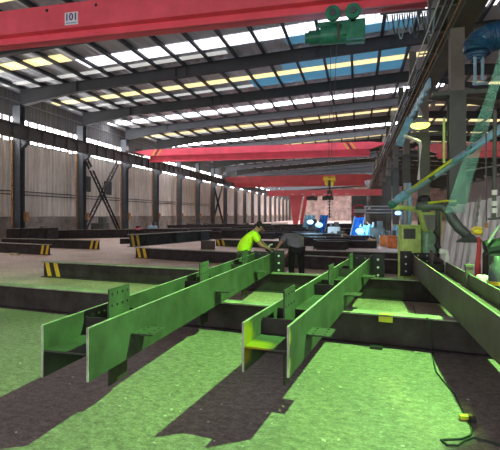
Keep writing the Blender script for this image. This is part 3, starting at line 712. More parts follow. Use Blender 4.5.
lump(377, 243, 14, 22, 'column_dark', 'small_machine', 'dark machine right of the cyan welding-glow screen', 'machine', 0.8, kind='machine')
lump(372, 246, 9, 10, 'tan', 'small_machine', 'orange-tan welding set on the floor right of the cyan screen', 'machine', 0.5, kind='machine')
lump(385, 246, 10, 15, 'orange', 'small_machine', 'red-orange machine left of the lime green cabinet', 'machine', 0.6, kind='machine')
lump(392, 248, 9, 18, 'orange', 'gas_trolley', 'red gas trolley beside the lime green cabinet', 'trolley', 0.5, kind='machine')
lump(394, 244, 8, 20, 'cyan_glow', 'welding_glow_screen', 'small pale blue welding-glow screen behind the red gas trolley', 'screen', 0.2, kind='cloth')
lump(216, 230, 6, 6, 'white', 'small_machine', 'small white box far down the left side near the wall', 'machine', 0.6, kind='machine')
random.seed(11)
RECTS.append((x0-3, x0+3, YG-1, YG+1.5))
yard = [(random.uniform(135, 400), random.uniform(229, 250)) for _ in range(420)]
for (px, py) in yard:
    w_ = 24+random.random()*34; h_ = 4.5+random.random()*3.5+(py-229)*.12
    q = G(px, py); d = F*HC/(py-HZ); hw = w_*d/F/2
    R_ = (q.x-hw-.1, q.x+hw+.1, q.y-.3, q.y+.3)
    if R_[0] < -18.6 or R_[1] > 1.7 or (px < 300 and py > 240) or any(R_[0] < e[1] and R_[1] > e[0] and R_[2] < e[3] and R_[3] > e[2] for e in RECTS): continue
    lump(px, py, w_, h_, random.choice(['steel', 'steel', 'steel', 'primer']), 'yard_beam', 'dark rolled beam lying among the other beams in the far yard', 'steel beam', 0.4, 'rolled beams in the far yard', 'beam')
# arc flashes (lit welding arcs)
def arc(px, py, d, e, lab):
    p = P(px, py, d)
    ld = bpy.data.lights.new('arc_light', 'POINT'); ld.energy = e; ld.color = (0.45, 0.75, 1.0); ld.shadow_soft_size = 0.1
    lo = bpy.data.objects.new('arc_light', ld); COL.objects.link(lo); lo.location = p
arc(312, 222, 29, 200, ''); arc(360, 226, 25, 110, ''); arc(397, 215, 22, 50, '')
arcm = mat('welding_arc_glow', (1, 1, 1), .5, 0, 0, 1, emit=(.12, .42, 1.0), es=2.6)
for (px, py, d, sz, lab) in ((310, 222, 29.5, .17, 'glowing blue welding arc beside the pale blue screen near the gantry leg'), (319, 225, 28.0, .20, 'glowing blue welding arc in front of the bright blue screen left of the hook'),
                             (360, 231, 24, .20, 'brightest blue-white welding arc before the cyan screen in the far centre'), (398, 213, 24, .14, 'small pale blue welding light left of the lime green arm')):
    q = P(px, py, d); t = empty('welding_torch', (q.x, q.y, 0), lab, 'welding torch')
    MB().sph(q, sz, 12, (1.2, 1, .8)).build('arc', arcm, t, smooth=True)
    MB().tube([q+Vector((0, 0, sz*.6)), q+Vector((.12, .1, sz*.6+.22))], .03, 6).build('torch_neck', M['black'], t)
    MB().tube([q+Vector((.12, .1, sz*.6+.2)), q+Vector((.3, .15, .05-q.z*.5)), (q.x+.35, q.y+.2, .02)], .02, 6).build('lead', M['black'], t)
# round ring machine in far centre and window lamps
p = onY(359, 211, 44.0)
r = empty('ring_machine', (p.x, p.y, 0), 'tall dark far machine with a red-edged round head and two lamps', 'machine')
MB().box((p.x, p.y, 1.7), (1.4, .5, 3.4)).build('frame', M['column_dark'], r)
mm = MB()
ring = [p+Vector((math.cos(t)*.62, -.3, math.sin(t)*.55)) for t in [k*math.pi/8 for k in range(17)]]
mm.tube(ring, 0.07, 6); mm.build('ring', M['redsling'], r)
for dx in (-1.0, 1.0): MB().sph(p+Vector((dx*.95, -.35, .25)), .12, 10).build('lamp', M['white'], r)
MB().box(p+Vector((0, -.3, 0)), (1.0, .2, .35)).build('head', M['grey'], r)
p = onY(383, 215, 30.0)
r = empty('pipe_rack', (p.x, p.y, 0), 'grey pipe frame in the far right middle near the lime cabinet', 'rack')
for dx in (-1.1, 1.1): MB().box((p.x+dx, p.y, 1.1), (.1, .1, 2.2)).build('post', M['grey'], r)
mm = MB()
for z in (1.75, 1.95, 2.15): mm.box((p.x, p.y, z), (2.3, .12, .07))
mm.build('rail', M['grey'], r)
# ---------------------------------------------------------------- lamps of the hall
def bay_lamp(p, label, lit, anchor):
    r = empty('high_bay_lamp', p, label, 'lamp')
    MB().lathe(p, [(0.05, .22), (0.10, .21), (0.18, .16), (0.30, .06), (0.33, .02), (0.31, .02), (0.28, .06), (0.16, .15), (0.04, .19)], 24).build('shade', M['grey'], r, smooth=True)
    MB().cyl(p+Vector((0, 0, .28)), p+Vector((0, 0, .42)), 0.07, seg=12).build('ballast', M['grey'], r)
    MB().tube([p+Vector((0, 0, .40)), p+Vector((0, 0, .5)), anchor], 0.025, 8).build('arm', M['grey'], r)
    MB().sph(p+Vector((0, 0, .10)), 0.08, 12, (1, 1, 1.3)).build('bulb', lit, r, smooth=True)
    return r
lampY = mat('lit_yellow_green_bulb', (1, 1, .6), .3, 0, 0, 1, emit=(0.80, 1.0, 0.22), es=60)
lampG = mat('lit_green_bulb', (.6, 1, .6), .3, 0, 0, 1, emit=(0.3, 1.0, 0.25), es=25)
def point(p, e, col, r=0.05, name='lamp_light'):
    ld = bpy.data.lights.new(name, 'POINT'); ld.energy = e; ld.color = col; ld.shadow_soft_size = r
    lo = bpy.data.objects.new(name, ld); COL.objects.link(lo); lo.location = p; return lo
lp = P(420, 125, 14.6); yl = bay_lamp(lp, 'glowing yellow-green high bay lamp fixed to a dark column at right', lampY, Vector((2.2, 16.65, lp.z+.5)))
ld = bpy.data.lights.new('lamp_spot', 'SPOT'); ld.energy = 380; ld.color = (0.70, 1.0, 0.16); ld.shadow_soft_size = 0.05; ld.spot_size = R(48); ld.spot_blend = 0.5
lo = bpy.data.objects.new('lamp_spot', ld); COL.objects.link(lo); lo.location = lp+Vector((0, 0, -.2))
lo.rotation_euler = (W(3.4, 9.9, 1.7)-lo.location).to_track_quat('-Z', 'Y').to_euler()
glow = mat('glowing_yellow_green_glass', (.8, 1, .2), .3, 0, 0, 1, emit=(0.72, 1.0, 0.10), es=3.2)
MB().sph(lp+Vector((0, 0, .0)), .30, 20, (1, 1, .42)).build('glass_bowl', glow, yl, smooth=True)
LG = W(4.2, 4.8, 6.1)
bay_lamp(LG+Vector((0, 0, .02)), 'green high bay lamp on the nearest right-hand column, outside the right edge of the photo', lampG, Vector((2.5, 4.75, 6.14)))
ld = bpy.data.lights.new('lamp_spot', 'SPOT'); ld.energy = 5700; ld.color = (0.33, 1.0, 0.20); ld.shadow_soft_size = 0.05; ld.spot_size = R(93); ld.spot_blend = 0.5
lo = bpy.data.objects.new('lamp_spot', ld); COL.objects.link(lo); lo.location = LG+Vector((0, 0, -.09))
lo.rotation_euler = (W(-0.9, 4.3, 0)-lo.location).to_track_quat('-Z', 'Y').to_euler()

# ---------------------------------------------------------------- right-hand side: arm, ducts, cabinet
r = empty('extraction_arm', P(445, 163, 8.0), 'long blue-grey extraction pipe slanting down from the right edge to the green arm', 'pipe')
A = P(512, 120, 7.4); B = P(393, 203, 9.2)
MB().tube([A, (A+B)/2+Vector((0, 0, -.03)), B], 0.066, 12).build('pipe', M['pipe'], r, smooth=True)
MB().tube([P(512, 124, 7.3), P(452, 163, 8.1)], 0.035, 8).build('edge_tube', M['lightblue'], r, smooth=True)
MB().tube([P(452, 160, 8.1), P(412, 188, 8.8)], 0.028, 8).build('edge_tube', M['lime'], r, smooth=True)  # yellow-green light on the pipe's upper edge, drawn as a lime tube
for t in (.30, .62, .88, .93):
    q = A.lerp(B, t); dr = (B-A).normalized(); MB().cyl(q-dr*.06, q+dr*.06, 0.085, seg=14).build('collar', M['lightblue'] if t > .8 else M['column_dark'], r)
q = P(393, 204, 9.2); MB().sph(q, .09, 12).build('joint', M['hoist'], r)
r = empty('swing_arm', P(405, 225, 9.3), 'lime green bent tube arm above the lime green cabinet', 'arm')
MB().tube([P(393, 207, 9.2), P(405, 208, 9.3), P(417, 209.5, 9.4), P(420, 213, 9.4), P(425, 231, 9.5)], 0.055, 10).build('tube', M['machine'], r, smooth=True)
MB().sph(P(417, 207, 9.3), .05, 10).build('knob', M['white'], r)
# posts behind
for (px, lab) in ((405.5, 'slim grey post behind the lime green arm, the left one'), (409.5, 'slim pale blue post behind the lime green arm, the right one')):
    q = P(px, 200, 10.6); tag(MB().cyl((q.x, q.y, 0), (q.x, q.y, 2.35), .045, seg=10).build('slim_post', M['grey'] if px < 408 else M['lightblue']), lab, 'post')
# cabinet
def oc(px0, px1, py0, d, dep, z0, mt, name, parent=None, **k):
    a = P(px0, py0, d); b = P(px1, py0, d); u = Vector((cs, sn, 0)); v = Vector((-sn, cs, 0)); L = (b-a).length
    return MB().obox(Vector((a.x, a.y, 0)), u, v, 0, L, 0, dep, z0, a.z).build(name, M[mt], parent, **k)
q = P(410, 250, 9.9)
r = empty('machine_cabinet', (q.x, q.y, 0), 'lime green machine cabinet with a dark square window', 'cabinet')
oc(402, 421.5, 226, 9.9, .3, 0, 'machine', 'body', r, bevel=.02)
oc(401, 422.5, 225, 9.85, .4, P(0, 226.5, 9.9).z, 'machine', 'lid', r, bevel=.01)
a = P(405, 229.5, 9.88); b = P(414, 238, 9.88); u = Vector((cs, sn, 0)); v = Vector((-sn, cs, 0))
MB().obox(Vector((a.x, a.y, 0)), u, v, 0, .20, -.005, .03, b.z, a.z).build('window', M['column_dark'], r)
MB().obox(Vector((a.x, a.y, 0)), u, v, -.03, .23, .0, .012, b.z-.02, a.z+.02).build('window_rim', M['hood'], r)
q = P(430, 250, 9.6)
r = empty('plastic_covered_rack', (q.x, q.y, 0), 'rack covered with pale green plastic sheet right of the lime cabinet', 'rack')
oc(426, 441, 231, 9.75, .5, 0, 'pvc', 'plastic_sheet', r, bevel=.04)
q = P(430, 221, 9.9)
r = empty('panel_box', (q.x, q.y, 1.27), 'grey panel box in a lime green frame above the plastic sheet', 'panel')
a = P(423, 214, 9.7)
MB().obox(Vector((a.x, a.y, 0)), u, v, 0, .33, .0, .08, 1.27, 1.62).build('panel', M['grey'], r)
MB().obox(Vector((a.x, a.y, 0)), u, v, -.02, .40, -.03, .12, 1.6, 1.66).build('top_bar', M['machine'], r)
MB().obox(Vector((a.x, a.y, 0)), u, v, .33, .39, -.03, .12, 1.16, 1.6).build('side_bar', M['machine'], r)
# fume duct with hood
r = empty('fume_hood', P(468, 240, 8.3), 'dark green extraction hose bending down to a cone hood before the leaning steel', 'hood')
pts = [P(416, 206, 8.6), P(430, 206, 8.55), P(442, 206.5, 8.5), P(448, 211, 8.45), P(453, 220, 8.4), (P(459, 228, 8.35)), P(466, 234, 8.3), P(469, 237, 8.3)]
rr = [.08, .085, .085, .09, .095, .095, .09, .07]
MB().tube(pts, rr, 14).build('hose', M['hood'], r, smooth=True)
q = P(470, 238, 8.3); MB().lathe(q, [(0.06, .06), (0.09, .03), (0.25, -.07), (0.24, -.075), (0.02, 0)], 18).build('cone', M['hood'], r)
MB().tube([P(428, 203, 8.5), P(446, 201, 8.4), P(456, 201, 8.4)], 0.022, 8).build('handle', M['lime'], r)
MB().sph(P(424, 201, 8.7), .13, 12).build('fan_body', M['black'], r)
# hose draped on the rack
tag(MB().tube([P(437, 226, 9.3), P(434, 232, 9.3), P(438, 238, 9.3), P(435, 246, 9.3), P(439, 252, 9.3), P(436, 262, 9.3)], 0.022, 7).build('black_hose', M['black']), 'black hose coiled down the plastic covered rack', 'hose')
r = empty('white_valve', P(445, 262, 7.9), 'white bent plastic pipe fitting beside the bolted end of the right beam', 'pipe fitting')
MB().tube([P(440, 251, 7.9), P(446, 252, 7.9), P(447, 258, 7.9), P(447, 274, 7.9)], 0.05, 10).build('pipe', M['white'], r, smooth=True)
# leaning steel planks on a rail
zt = 2.06
pr = P(470, 235, 8.9)
r = empty('steel_rack', P(470, 290, 9.4), 'dark steel rack the grey planks lean on', 'rack')
a = P(438, 205, 9.4); b = P(520, 190, 9.4)
MB().tube([(a.x, a.y, 1.75), (b.x, b.y, 1.75)], 0.05, 8).build('rail', M['column_dark'], r)
MB().tube([(a.x, a.y, .9), (b.x, b.y, .9)], 0.05, 8).build('rail', M['column_dark'], r)
for q in (a, b): MB().cyl((q.x, q.y, 0), (q.x, q.y, 1.8), .05, seg=8).build('post', M['column_dark'], r)
pls = [(446, 9, 206), (454.5, 8, 204), (462, 7, 203), (467.5, 6, 202), (476, 11, 200), (485, 8, 198), (492, 8, 196), (500, 9, 193), (509, 10, 191)]
for k, (px, w, yt) in enumerate(pls):
    d = 9.3; top = P(px+6, yt, d-.0); bot = P(px-9, 0, d-.35); ww = w*d/F*.8
    uu = Vector((cs, sn, 0)); nn = Vector((-sn, cs, 0))
    b0 = Vector((bot.x, bot.y, 0)); t0 = top.copy()
    mm = MB(); mm.prism([b0-uu*ww/2, b0+uu*ww/2, t0+uu*ww/2, t0-uu*ww/2], nn*.012)
    for s in (-1, 1): mm.prism([b0+uu*(ww/2*s-.006), b0+uu*(ww/2*s+.006), t0+uu*(ww/2*s+.006), t0+uu*(ww/2*s-.006)], nn*-.05)
    tag(mm.build('leaning_channel', M['plank']), 'upright grey steel channel leaning on the rack at right, %s from the left' % ORD[k], 'steel channel', 'leaning steel channels')
# hanging chains, yellow hook and red sling
def chain(px0, y0, px1, y1, d, lab, mt='tan'):
    a = P(px0, y0, d); b = P(px1, y1, d); n = int((a-b).length/.05); mm = MB()
    for j in range(n):
        q = a.lerp(b, (j+.5)/n); mm.box(q, (0.04 if j % 2 else .015, .015 if j % 2 else .04, .055))
    tag(mm.build('hanging_chain', M[mt]), lab, 'chain')
chain(480, 195, 476, 226, 7.2, 'rusty chain hanging just above the yellow hook', 'brownpaint')
r = empty('hanging_rod', P(486.5, 226, 7.2), 'thin black rope with a pale end fitting hanging right of the yellow hook', 'rope')
MB().tube([P(486, 128, 7.2), P(486.5, 226, 7.2)], 0.01, 6).build('rope', M['rope'], r)
MB().cyl(P(486.5, 228, 7.2), P(486.5, 223, 7.2), .03, seg=8).build('fitting', M['tan'], r)
r = empty('hanging_tackle', P(495, 220, 7.0), 'grey pole with pale collars hanging near the right edge', 'pole')
MB().tube([P(495, 110, 7.0), P(494, 220, 7.0)], 0.03, 8).build('pole', M['column_dark'], r)
for y in (190, 201, 208): MB().cyl(P(494.5, y, 7), P(494.5, y+5, 7), .042, seg=8).build('collar', M['white'], r)
MB().tube([P(488, 219, 7.0), P(500, 218, 7.0)], 0.018, 6).build('cross_bar', M['column_dark'], r)
r = empty('yellow_hook', P(478, 237, 7.2), 'bright yellow lifting hook block over a red sling', 'hook')
q = P(478, 232, 7.2)
MB().sph(q, .07, 12, (1.15, .7, .75)).build('block', M['yellow'], r, smooth=True)
MB().tube([q+Vector((-.06, 0, -.02)), q+Vector((-.10, 0, .03)), q+Vector((-.04, 0, .075)), q+Vector((.06, 0, .06))], .018, 8).build('hook', M['yellow'], r)
r = empty('red_sling', P(478, 282, 7.2), 'red webbing sling hanging from the yellow hook', 'sling')
mm = MB(); mm.tube([P(479, 237, 7.2), P(479, 250, 7.2), P(478, 262, 7.2), P(478, 280, 7.2)], [.025, .035, .04, .05], 8); mm.build('webbing', M['redsling'], r)
r = empty('dark_machine', P(490, 290, 6.9), 'black machine with a grey lever at the right edge behind the right beam', 'machine')
q = P(493, 250, 6.9)
MB().box((q.x+.05, q.y, .52), (.34, .34, 1.04)).build('body', M['black'], r, bevel=.05)
MB().cyl((q.x-.12, q.y-.05, 1.08), (q.x+.25, q.y-.05, 1.16), .13, seg=14).build('drum', M['cable'], r)
MB().tube([P(488, 243, 6.7), P(499, 226, 6.7)], .02, 8).build('lever', M['grey'], r)
r = empty('gas_cylinder', P(497, 300, 5.6), 'grey gas cylinder with a yellow band at the right edge', 'gas cylinder')
q = P(497, 300, 5.7)
MB().lathe((q.x, q.y, 0), [(0.001, 0), (.10, 0), (.10, .85), (.085, .95), (.04, 1.02), (.035, 1.08), (.001, 1.08)], 18).build('bottle', M['column'], r, smooth=True)
MB().lathe((q.x, q.y, .72), [(.103, 0), (.103, .05)], 18).build('yellow_band', M['yellow'], r)
q = P(469, 288, 6.3)
tag(MB().box((q.x, q.y, .44), (.09, .09, .88)).box((q.x, q.y, .895), (.11, .11, .03)).build('brown_post', M['brownpaint']), 'short brown steel post standing behind the right beam', 'post')
q = P(482, 284, 6.2)
mm = MB()
for j in range(7): mm.sph((q.x+random.uniform(-.08, .08), q.y+random.uniform(-.05, .05), .66+random.uniform(-.02, .08)), .05, 8)
tag(mm.build('cotton_rag', M['white']), 'white crumpled rag beside the foot of the red sling', 'rag')
tag(MB().box((q.x+.12, q.y, .32), (.32, .3, .62)).build('steel_block', M['black'], bevel=.02), 'black steel block carrying the white rag behind the right beam', 'block')
# blue ribbed duct and its frame
r = empty('flexible_duct', P(490, 40, 9.0), 'thick blue ribbed air duct bending at the upper right edge', 'duct')
pts = [P(476.5, 62, 9.0), P(476.5, 52, 9.0), P(479, 44, 9.0), P(486, 39, 9.0), P(500, 35, 9.0), P(530, 29, 9.0)]
fine = []
for i in range(len(pts)-1):
    for j in range(8): fine.append(pts[i].lerp(pts[i+1], j/8))
MB().tube(fine, [.26+.02*(i % 2) if i > 9 else .09+.018*i+.015*(i % 2) for i in range(len(fine))], 18).build('hose', M['duct'], r)
MB().tube([P(474, 30.5, 8.9), P(484, 27, 8.9), P(500, 22, 8.9), P(520, 17, 8.9)], .03, 8).build('edge_bar', M['olive'], r)
r = empty('duct_frame', P(479, 84, 9.0), 'pale blue angle-iron frame hanging below the ribbed duct', 'frame')
for (a, b) in (((475, 50), (475, 84)), ((482.5, 48), (482.5, 80)), ((473, 84), (488, 83))):
    MB().tube([P(*a, 8.9), P(*b, 8.9)], .03, 4).build('bar', M['pipe'], r)
# side braces and light pipework beyond the right columns
for k, (a, b, d, mt, lab) in enumerate((((405, 92), (500, 104), 17.5, 'olive', 'dark horizontal tie beam behind the glowing lamp'),
                                        ((430, 78), (500, 90), 22, 'rafter', 'grey tie beam crossing behind the nearest dark column'),
                                        ((440, 175), (500, 165), 18, 'grey', 'thin grey rail behind the slanting pipe'),
                                        ((440, 190), (500, 176), 15, 'rope', 'thin dark cable stretched behind the slanting pipe'))):
    tag(MB().tube([P(*a, d), P(*b, d)], .16 if k < 2 else .03, 4 if k < 2 else 6).build('tie_beam', M[mt]), lab, 'beam')
# green light streak built as a translucent strip before the leaning steel
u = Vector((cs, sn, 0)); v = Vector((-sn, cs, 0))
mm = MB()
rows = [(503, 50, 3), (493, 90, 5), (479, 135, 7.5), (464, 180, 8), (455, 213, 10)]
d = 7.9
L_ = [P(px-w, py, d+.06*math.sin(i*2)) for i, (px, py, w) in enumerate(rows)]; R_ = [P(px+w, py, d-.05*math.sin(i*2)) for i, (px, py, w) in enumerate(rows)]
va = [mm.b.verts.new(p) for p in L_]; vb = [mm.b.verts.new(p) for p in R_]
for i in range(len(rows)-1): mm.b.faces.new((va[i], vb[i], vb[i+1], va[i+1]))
st = tag(mm.build('light_streak', M['streak']), 'translucent green light streak slanting down in front of the leaning steel at right', 'plastic strip')
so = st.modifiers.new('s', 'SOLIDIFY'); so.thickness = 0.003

# ---------------------------------------------------------------- cable and connector on the floor
r = empty('power_cable', G(466, 420), 'thin dark cable looping on the floor at lower right with a yellow-green plug', 'cable')
gp = [(436, 372), (446, 385), (455, 396), (460, 406), (464, 416)]
pts = [G(x, y)+Vector((0, 0, .008)) for x, y in gp]
MB().tube(pts, .007, 6).build('cord', M['cable'], r)
lp2 = [(468, 421), (472, 429), (471, 436), (462, 440), (448, 440.5), (441, 441), (447, 446), (458, 446.5), (464, 442), (474, 438.5), (488, 442), (504, 448)]
MB().tube([G(x, y)+Vector((0, 0, .008)) for x, y in lp2], .008, 6).build('loop', M['cable'], r)
q = G(466, 420)
MB().box((q.x, q.y, .024), (.10, .045, .035), Matrix.Rotation(.2, 3, 'Z')).build('plug', M['lime'], r, bevel=.006)
MB().box((q.x+.04, q.y-.02, .02), (.05, .05, .04), Matrix.Rotation(.2, 3, 'Z')).build('plug_cover', M['black'], r, bevel=.006)
# cable hanging over the first and second beams
o2 = G(434, 352.8); zt = .41
pts = [G(408, 300)+Vector((0, 0, .40)), G(411, 296, .41), G(416, 311, .05), G(423, 318, .03)]
yb = G(433.5, 372); q2 = G(429, 318.3, .405)
pts = [G(413, 306)+Vector((0, 0, .01)), G(420, 330.5)+Vector((0, 0, .03)), G(427, 318.0, .412), G(430, 319.6, .405), G(433, 350, .02), G(434, 362, .01), G(436, 372, .008)]
tag(MB().tube(pts, .007, 6).build('floor_cable', M['cable']), 'dark cable draped over the top flange of the front support beam', 'cable')
# scattered chips
random.seed(3)
first = None
for j in range(46):
    px, py = random.uniform(10, 470), random.uniform(358, 447)
    q = G(px, py)
    if first is None:
        first = MB().box(q+Vector((0, 0, .003)), (.022, .010, .006)).build('floor_chip', M['spatter'])
        tag(first, 'tiny pale chip lying on the concrete floor in the foreground', 'debris', 'chips on the floor')
    else:
        c = first.copy(); COL.objects.link(c); c.location = (q.x, q.y, 0); c.rotation_euler = (0, 0, random.uniform(0, 3)); s = random.uniform(.5, 1.3); c.scale = (s, s, 1)
q = G(20, 254.5); tag(MB().box((q.x, q.y-.3, .04), (.35, .12, .08)).build('wood_block', M['wood'], bevel=.01), 'small pale wood block on the floor before the striped short beam at left', 'block')

# ---------------------------------------------------------------- people
def skin(name, nodes, edges, mt, parent=None, root=0, sub=2, org=None):
    """nodes: (x right, y depth, z, radius) in the camera frame; a Skin surface over the joints"""
    me = bpy.data.meshes.new(name)
    co = [W(n[0], n[1], n[2]) for n in nodes]
    org = ORG[parent.name] if parent else org
    me.from_pydata([tuple(c-org) for c in co], edges, [])
    o = bpy.data.objects.new('tmp', me); COL.objects.link(o)
    md = o.modifiers.new('skin', 'SKIN'); md.use_smooth_shade = True
    sv = me.skin_vertices[0].data if me.skin_vertices else None
    if sv is None:
        bm = bmesh.new(); bm.from_mesh(me); bm.verts.layers.skin.verify(); bm.to_mesh(me); bm.free(); sv = me.skin_vertices[0].data
    for i, n in enumerate(nodes):
        rr = n[3]; sv[i].radius = rr if isinstance(rr, tuple) else (rr, rr); sv[i].use_root = (i == root)
    ss = o.modifiers.new('sub', 'SUBSURF'); ss.levels = sub; ss.render_levels = sub
    dg = bpy.context.evaluated_depsgraph_get(); dg.update()
    m2 = bpy.data.meshes.new_from_object(o.evaluated_get(dg)); bpy.data.objects.remove(o)
    m2.materials.clear(); m2.materials.append(mt); m2.name = name
    for p in m2.polygons: p.use_smooth = True
    q = bpy.data.objects.new(name, m2); COL.objects.link(q)
    if parent: q.parent = parent
    else: q.location = org
    ORG[q.name] = org
    return q
def person(J, label, shirt, trousers, shoes='black'):
    """J: dict of joints (camera frame)"""
    names = ['pelvis', 'waist', 'chest', 'neck', 'head0', 'head1', 'shL', 'elL', 'wrL', 'shR', 'elR', 'wrR', 'hipL', 'knL', 'anL', 'hipR', 'knR', 'anR', 'toeL', 'toeR']
    rad = dict(pelvis=(.15, .13), waist=(.14, .12), chest=(.165, .135), neck=.055, head0=(.075, .09), head1=(.07, .085), shL=.055, elL=.04, wrL=.027, shR=.055, elR=.04, wrR=.027,
               hipL=.085, knL=.06, anL=.04, hipR=.085, knR=.06, anR=.04, toeL=.035, toeR=.035)
    nodes = [(*J[n], rad[n]) for n in names]; ix = {n: i for i, n in enumerate(names)}
    E = [('pelvis', 'waist'), ('waist', 'chest'), ('chest', 'neck'), ('neck', 'head0'), ('head0', 'head1'), ('chest', 'shL'), ('shL', 'elL'), ('elL', 'wrL'), ('chest', 'shR'), ('shR', 'elR'), ('elR', 'wrR'),
         ('pelvis', 'hipL'), ('hipL', 'knL'), ('knL', 'anL'), ('pelvis', 'hipR'), ('hipR', 'knR'), ('knR', 'anR'), ('anL', 'toeL'), ('anR', 'toeR')]
    edges = [(ix[a], ix[b]) for a, b in E]
    # hands: palm and five fingers
    for s in 'LR':
        w = Vector(J['wr'+s]); e = Vector(J['el'+s]); f = (w-e).normalized(); side = f.cross(Vector((0, 1, 0)))
        side = Vector((0, 1, 0)) if side.length < .1 else Vector((0, 1, 0)) - f*f.y; side.normalize(); dn = f.cross(side)
        if dn.z > 0: dn = -dn
        pi = len(nodes); pm = w + f*.06; nodes.append((*pm, (.035, .02))); edges.append((ix['wr'+s], pi))
        for k, (off, ln) in enumerate(((-.03, .062), (-.01, .074), (.01, .07), (.03, .055))):
            b0 = len(nodes); a_ = pm + f*.025 + side*off; nodes.append((*a_, .010)); edges.append((pi, b0))
            nodes.append((*(a_ + f*ln*.5 + dn*.012), .009)); edges.append((b0, b0+1))
            nodes.append((*(a_ + f*ln*.75 + dn*.045), .008)); edges.append((b0+1, b0+2))
        b0 = len(nodes); nodes.append((*(w + f*.03 + side*(-.035)), .011)); edges.append((pi, b0)); nodes.append((*(w + f*.07 + side*(-.055) + dn*.02), .009)); edges.append((b0, b0+1))
    org = W(J['pelvis'][0], J['pelvis'][1], 0)
    body = skin('person', nodes, edges, M['skin'], None, 0, 1, org)
    tag(body, label, 'person')
    # shirt
    g = 1.22
    def nd(n, k=1.0):
        rr = rad[n]; return (*J[n], (rr[0]*k, rr[1]*k) if isinstance(rr, tuple) else rr*k)
    sl = lambda s: tuple(Vector(J['sh'+s]).lerp(Vector(J['el'+s]), .75))
    hem = tuple(Vector(J['pelvis'])*1.0)
    pv = Vector(J['pelvis']); wv_ = Vector(J['waist']); hm = pv - (wv_-pv).normalized()*.11
    nn = [(*hm, (.20, .18)), nd('waist', 1.42), nd('chest', 1.3), (*Vector(J['chest']).lerp(Vector(J['neck']), .7), .075),
          nd('shL', 1.45), (*sl('L'), .066), nd('shR', 1.45), (*sl('R'), .066)]
    skin('shirt', nn, [(0, 1), (1, 2), (2, 3), (2, 4), (4, 5), (2, 6), (6, 7)], M[shirt], body, 0, 2)
    nn = [(*J['pelvis'], (.15, .125)), nd('hipL', 1.22), nd('knL', 1.3), nd('anL', 1.6), nd('hipR', 1.22), nd('knR', 1.3), nd('anR', 1.6)]
    skin('trousers', nn, [(0, 1), (1, 2), (2, 3), (0, 4), (4, 5), (5, 6)], M[trousers], body, 0, 2)
    for s in 'LR':
        a = Vector(J['an'+s]); t = Vector(J['toe'+s]); a0 = Vector((a.x, a.y, .05)) - (t-a)*.2
        skin('shoe', [(*a0, .052), (*(a0.lerp(t, .6)), .05), (t.x, t.y, .045, .042)], [(0, 1), (1, 2)], M[shoes], body, 0, 2)
    # hair cap and face
    h0, h1 = Vector(J['head0']), Vector(J['head1']); fc = Vector(J['face']).normalized(); up = (h1-h0).normalized()
    c = (h0+h1)/2 + up*.02 - fc*.04
    skin('hair', [(*(c - up*.08 - fc*.03), .085), (*(c+up*.0), .112), (*(c + up*.06 + fc*.03), .095)], [(0, 1), (1, 2)], M['hair'], body, 0, 2)
    e = (h0+h1)/2 + fc*.088 - up*.0
    sd = up.cross(fc).normalized()
    mm = MB()
    for s in (-1, 1):
        q = e + sd*.03*s; mm.sph(W(*q), .011, 8)
    mm.build('eyes', M['black'], body)
    q = e - up*.03 + fc*.012; MB().sph(W(*q), .017, 8).build('nose', M['skin'], body)
    q = e - up*.065 - fc*.004; MB().sph(W(*q), .016, 8, (1.3, 1.3, .5)).build('mouth', M['redsling'], body)
    for s in (-1, 1):
        q = (h0+h1)/2 + sd*.085*s - up*.01; MB().sph(W(*q), .024, 8).build('ear', M['skin'], body)
    return body
D1 = 10.08
X = lambda px, d: (px-250)*d/F
Zp = lambda py, d: HC+(HZ-py)*d/F
J = dict(pelvis=(-.16, D1, .80), waist=(-.10, D1, .97), chest=(.04, D1, 1.14), neck=(.15, D1, 1.27), head0=(.22, D1, 1.31), head1=(.27, D1, 1.375), face=(1, 0, -.75),
         shL=(.11, D1+.18, 1.18), elL=(.26, D1+.2, .98), wrL=(.40, D1+.1, .88), shR=(.09, D1-.19, 1.17), elR=(.22, D1-.22, .95), wrR=(.38, D1-.12, .87),
         hipL=(-.14, D1+.1, .72), knL=(.06, D1+.14, .42), anL=(-.20, D1+.14, .08), hipR=(-.14, D1-.1, .72), knR=(.04, D1-.12, .42), anR=(-.26, D1-.12, .08),
         toeL=(-.02, D1+.14, .045), toeR=(-.08, D1-.12, .045))
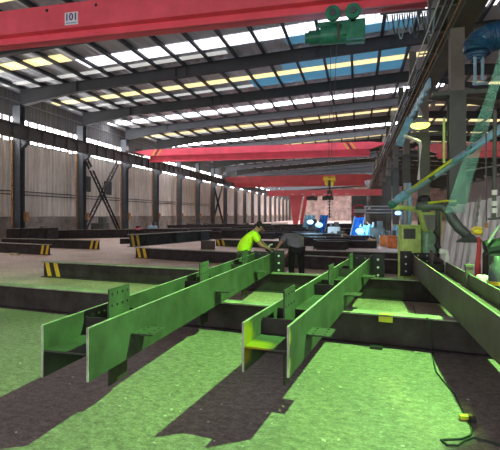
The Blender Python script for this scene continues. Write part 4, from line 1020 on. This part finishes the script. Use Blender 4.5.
# keep legs left of the beam
for k in ('knL', 'knR'): J[k] = (J[k][0]-.12, J[k][1], J[k][2])
for k in ('anL', 'anR', 'toeL', 'toeR'): J[k] = (J[k][0]-.06, J[k][1], J[k][2])
person(J, 'worker in a bright yellow-green shirt bending over the left beam with tool in hand', 'hi_vis', 'olivecloth')
# tool in his hands
q = W(.43, D1, .86)
r = empty('power_grinder', q, 'dark handheld grinder held by the yellow-shirted worker', 'power tool')
MB().cyl(W(.36, D1-.05, .84), W(.52, D1+.02, .80), .04, seg=12).build('body', M['black'], r)
MB().cyl(W(.52, D1+.02, .775), W(.525, D1+.02, .80), .065, seg=16).build('disc', M['grey'], r)
MB().tube([W(.40, D1-.02, .86), W(.44, D1-.02, .93), W(.50, D1, .95)], .016, 8).build('handle', M['white'], r)
D2 = 10.25
fx = X(296, D2)
J = dict(pelvis=(fx+.02, D2, .86), waist=(fx+.0, D2+.12, .98), chest=(fx-.05, D2+.24, 1.09), neck=(fx-.09, D2+.38, 1.12), head0=(fx-.10, D2+.46, 1.10), head1=(fx-.11, D2+.54, 1.09), face=(-.2, .35, -1),
         shL=(fx-.22, D2+.24, 1.09), elL=(fx-.36, D2+.14, .93), wrL=(fx-.47, D2+.0, .79), shR=(fx+.12, D2+.26, 1.05), elR=(fx-.02, D2+.46, .84), wrR=(fx-.18, D2+.42, .66),
         hipL=(fx-.09, D2, .80), knL=(fx-.10, D2+.05, .45), anL=(fx-.11, D2-.02, .08), hipR=(fx+.11, D2, .80), knR=(fx+.13, D2+.05, .45), anR=(fx+.13, D2-.02, .08),
         toeL=(fx-.13, D2+.17, .045), toeR=(fx+.13, D2+.18, .045))
person(J, 'worker in a grey shirt and black trousers bending forward with his back to the camera', 'greycloth', 'blackcloth')

# ---------------------------------------------------------------- daylight
w = bpy.data.worlds.new('world'); S.world = w; w.use_nodes = True
bg = w.node_tree.nodes['Background']; bg.inputs[0].default_value = (0.98, 0.92, 0.92, 1); bg.inputs[1].default_value = 1.35
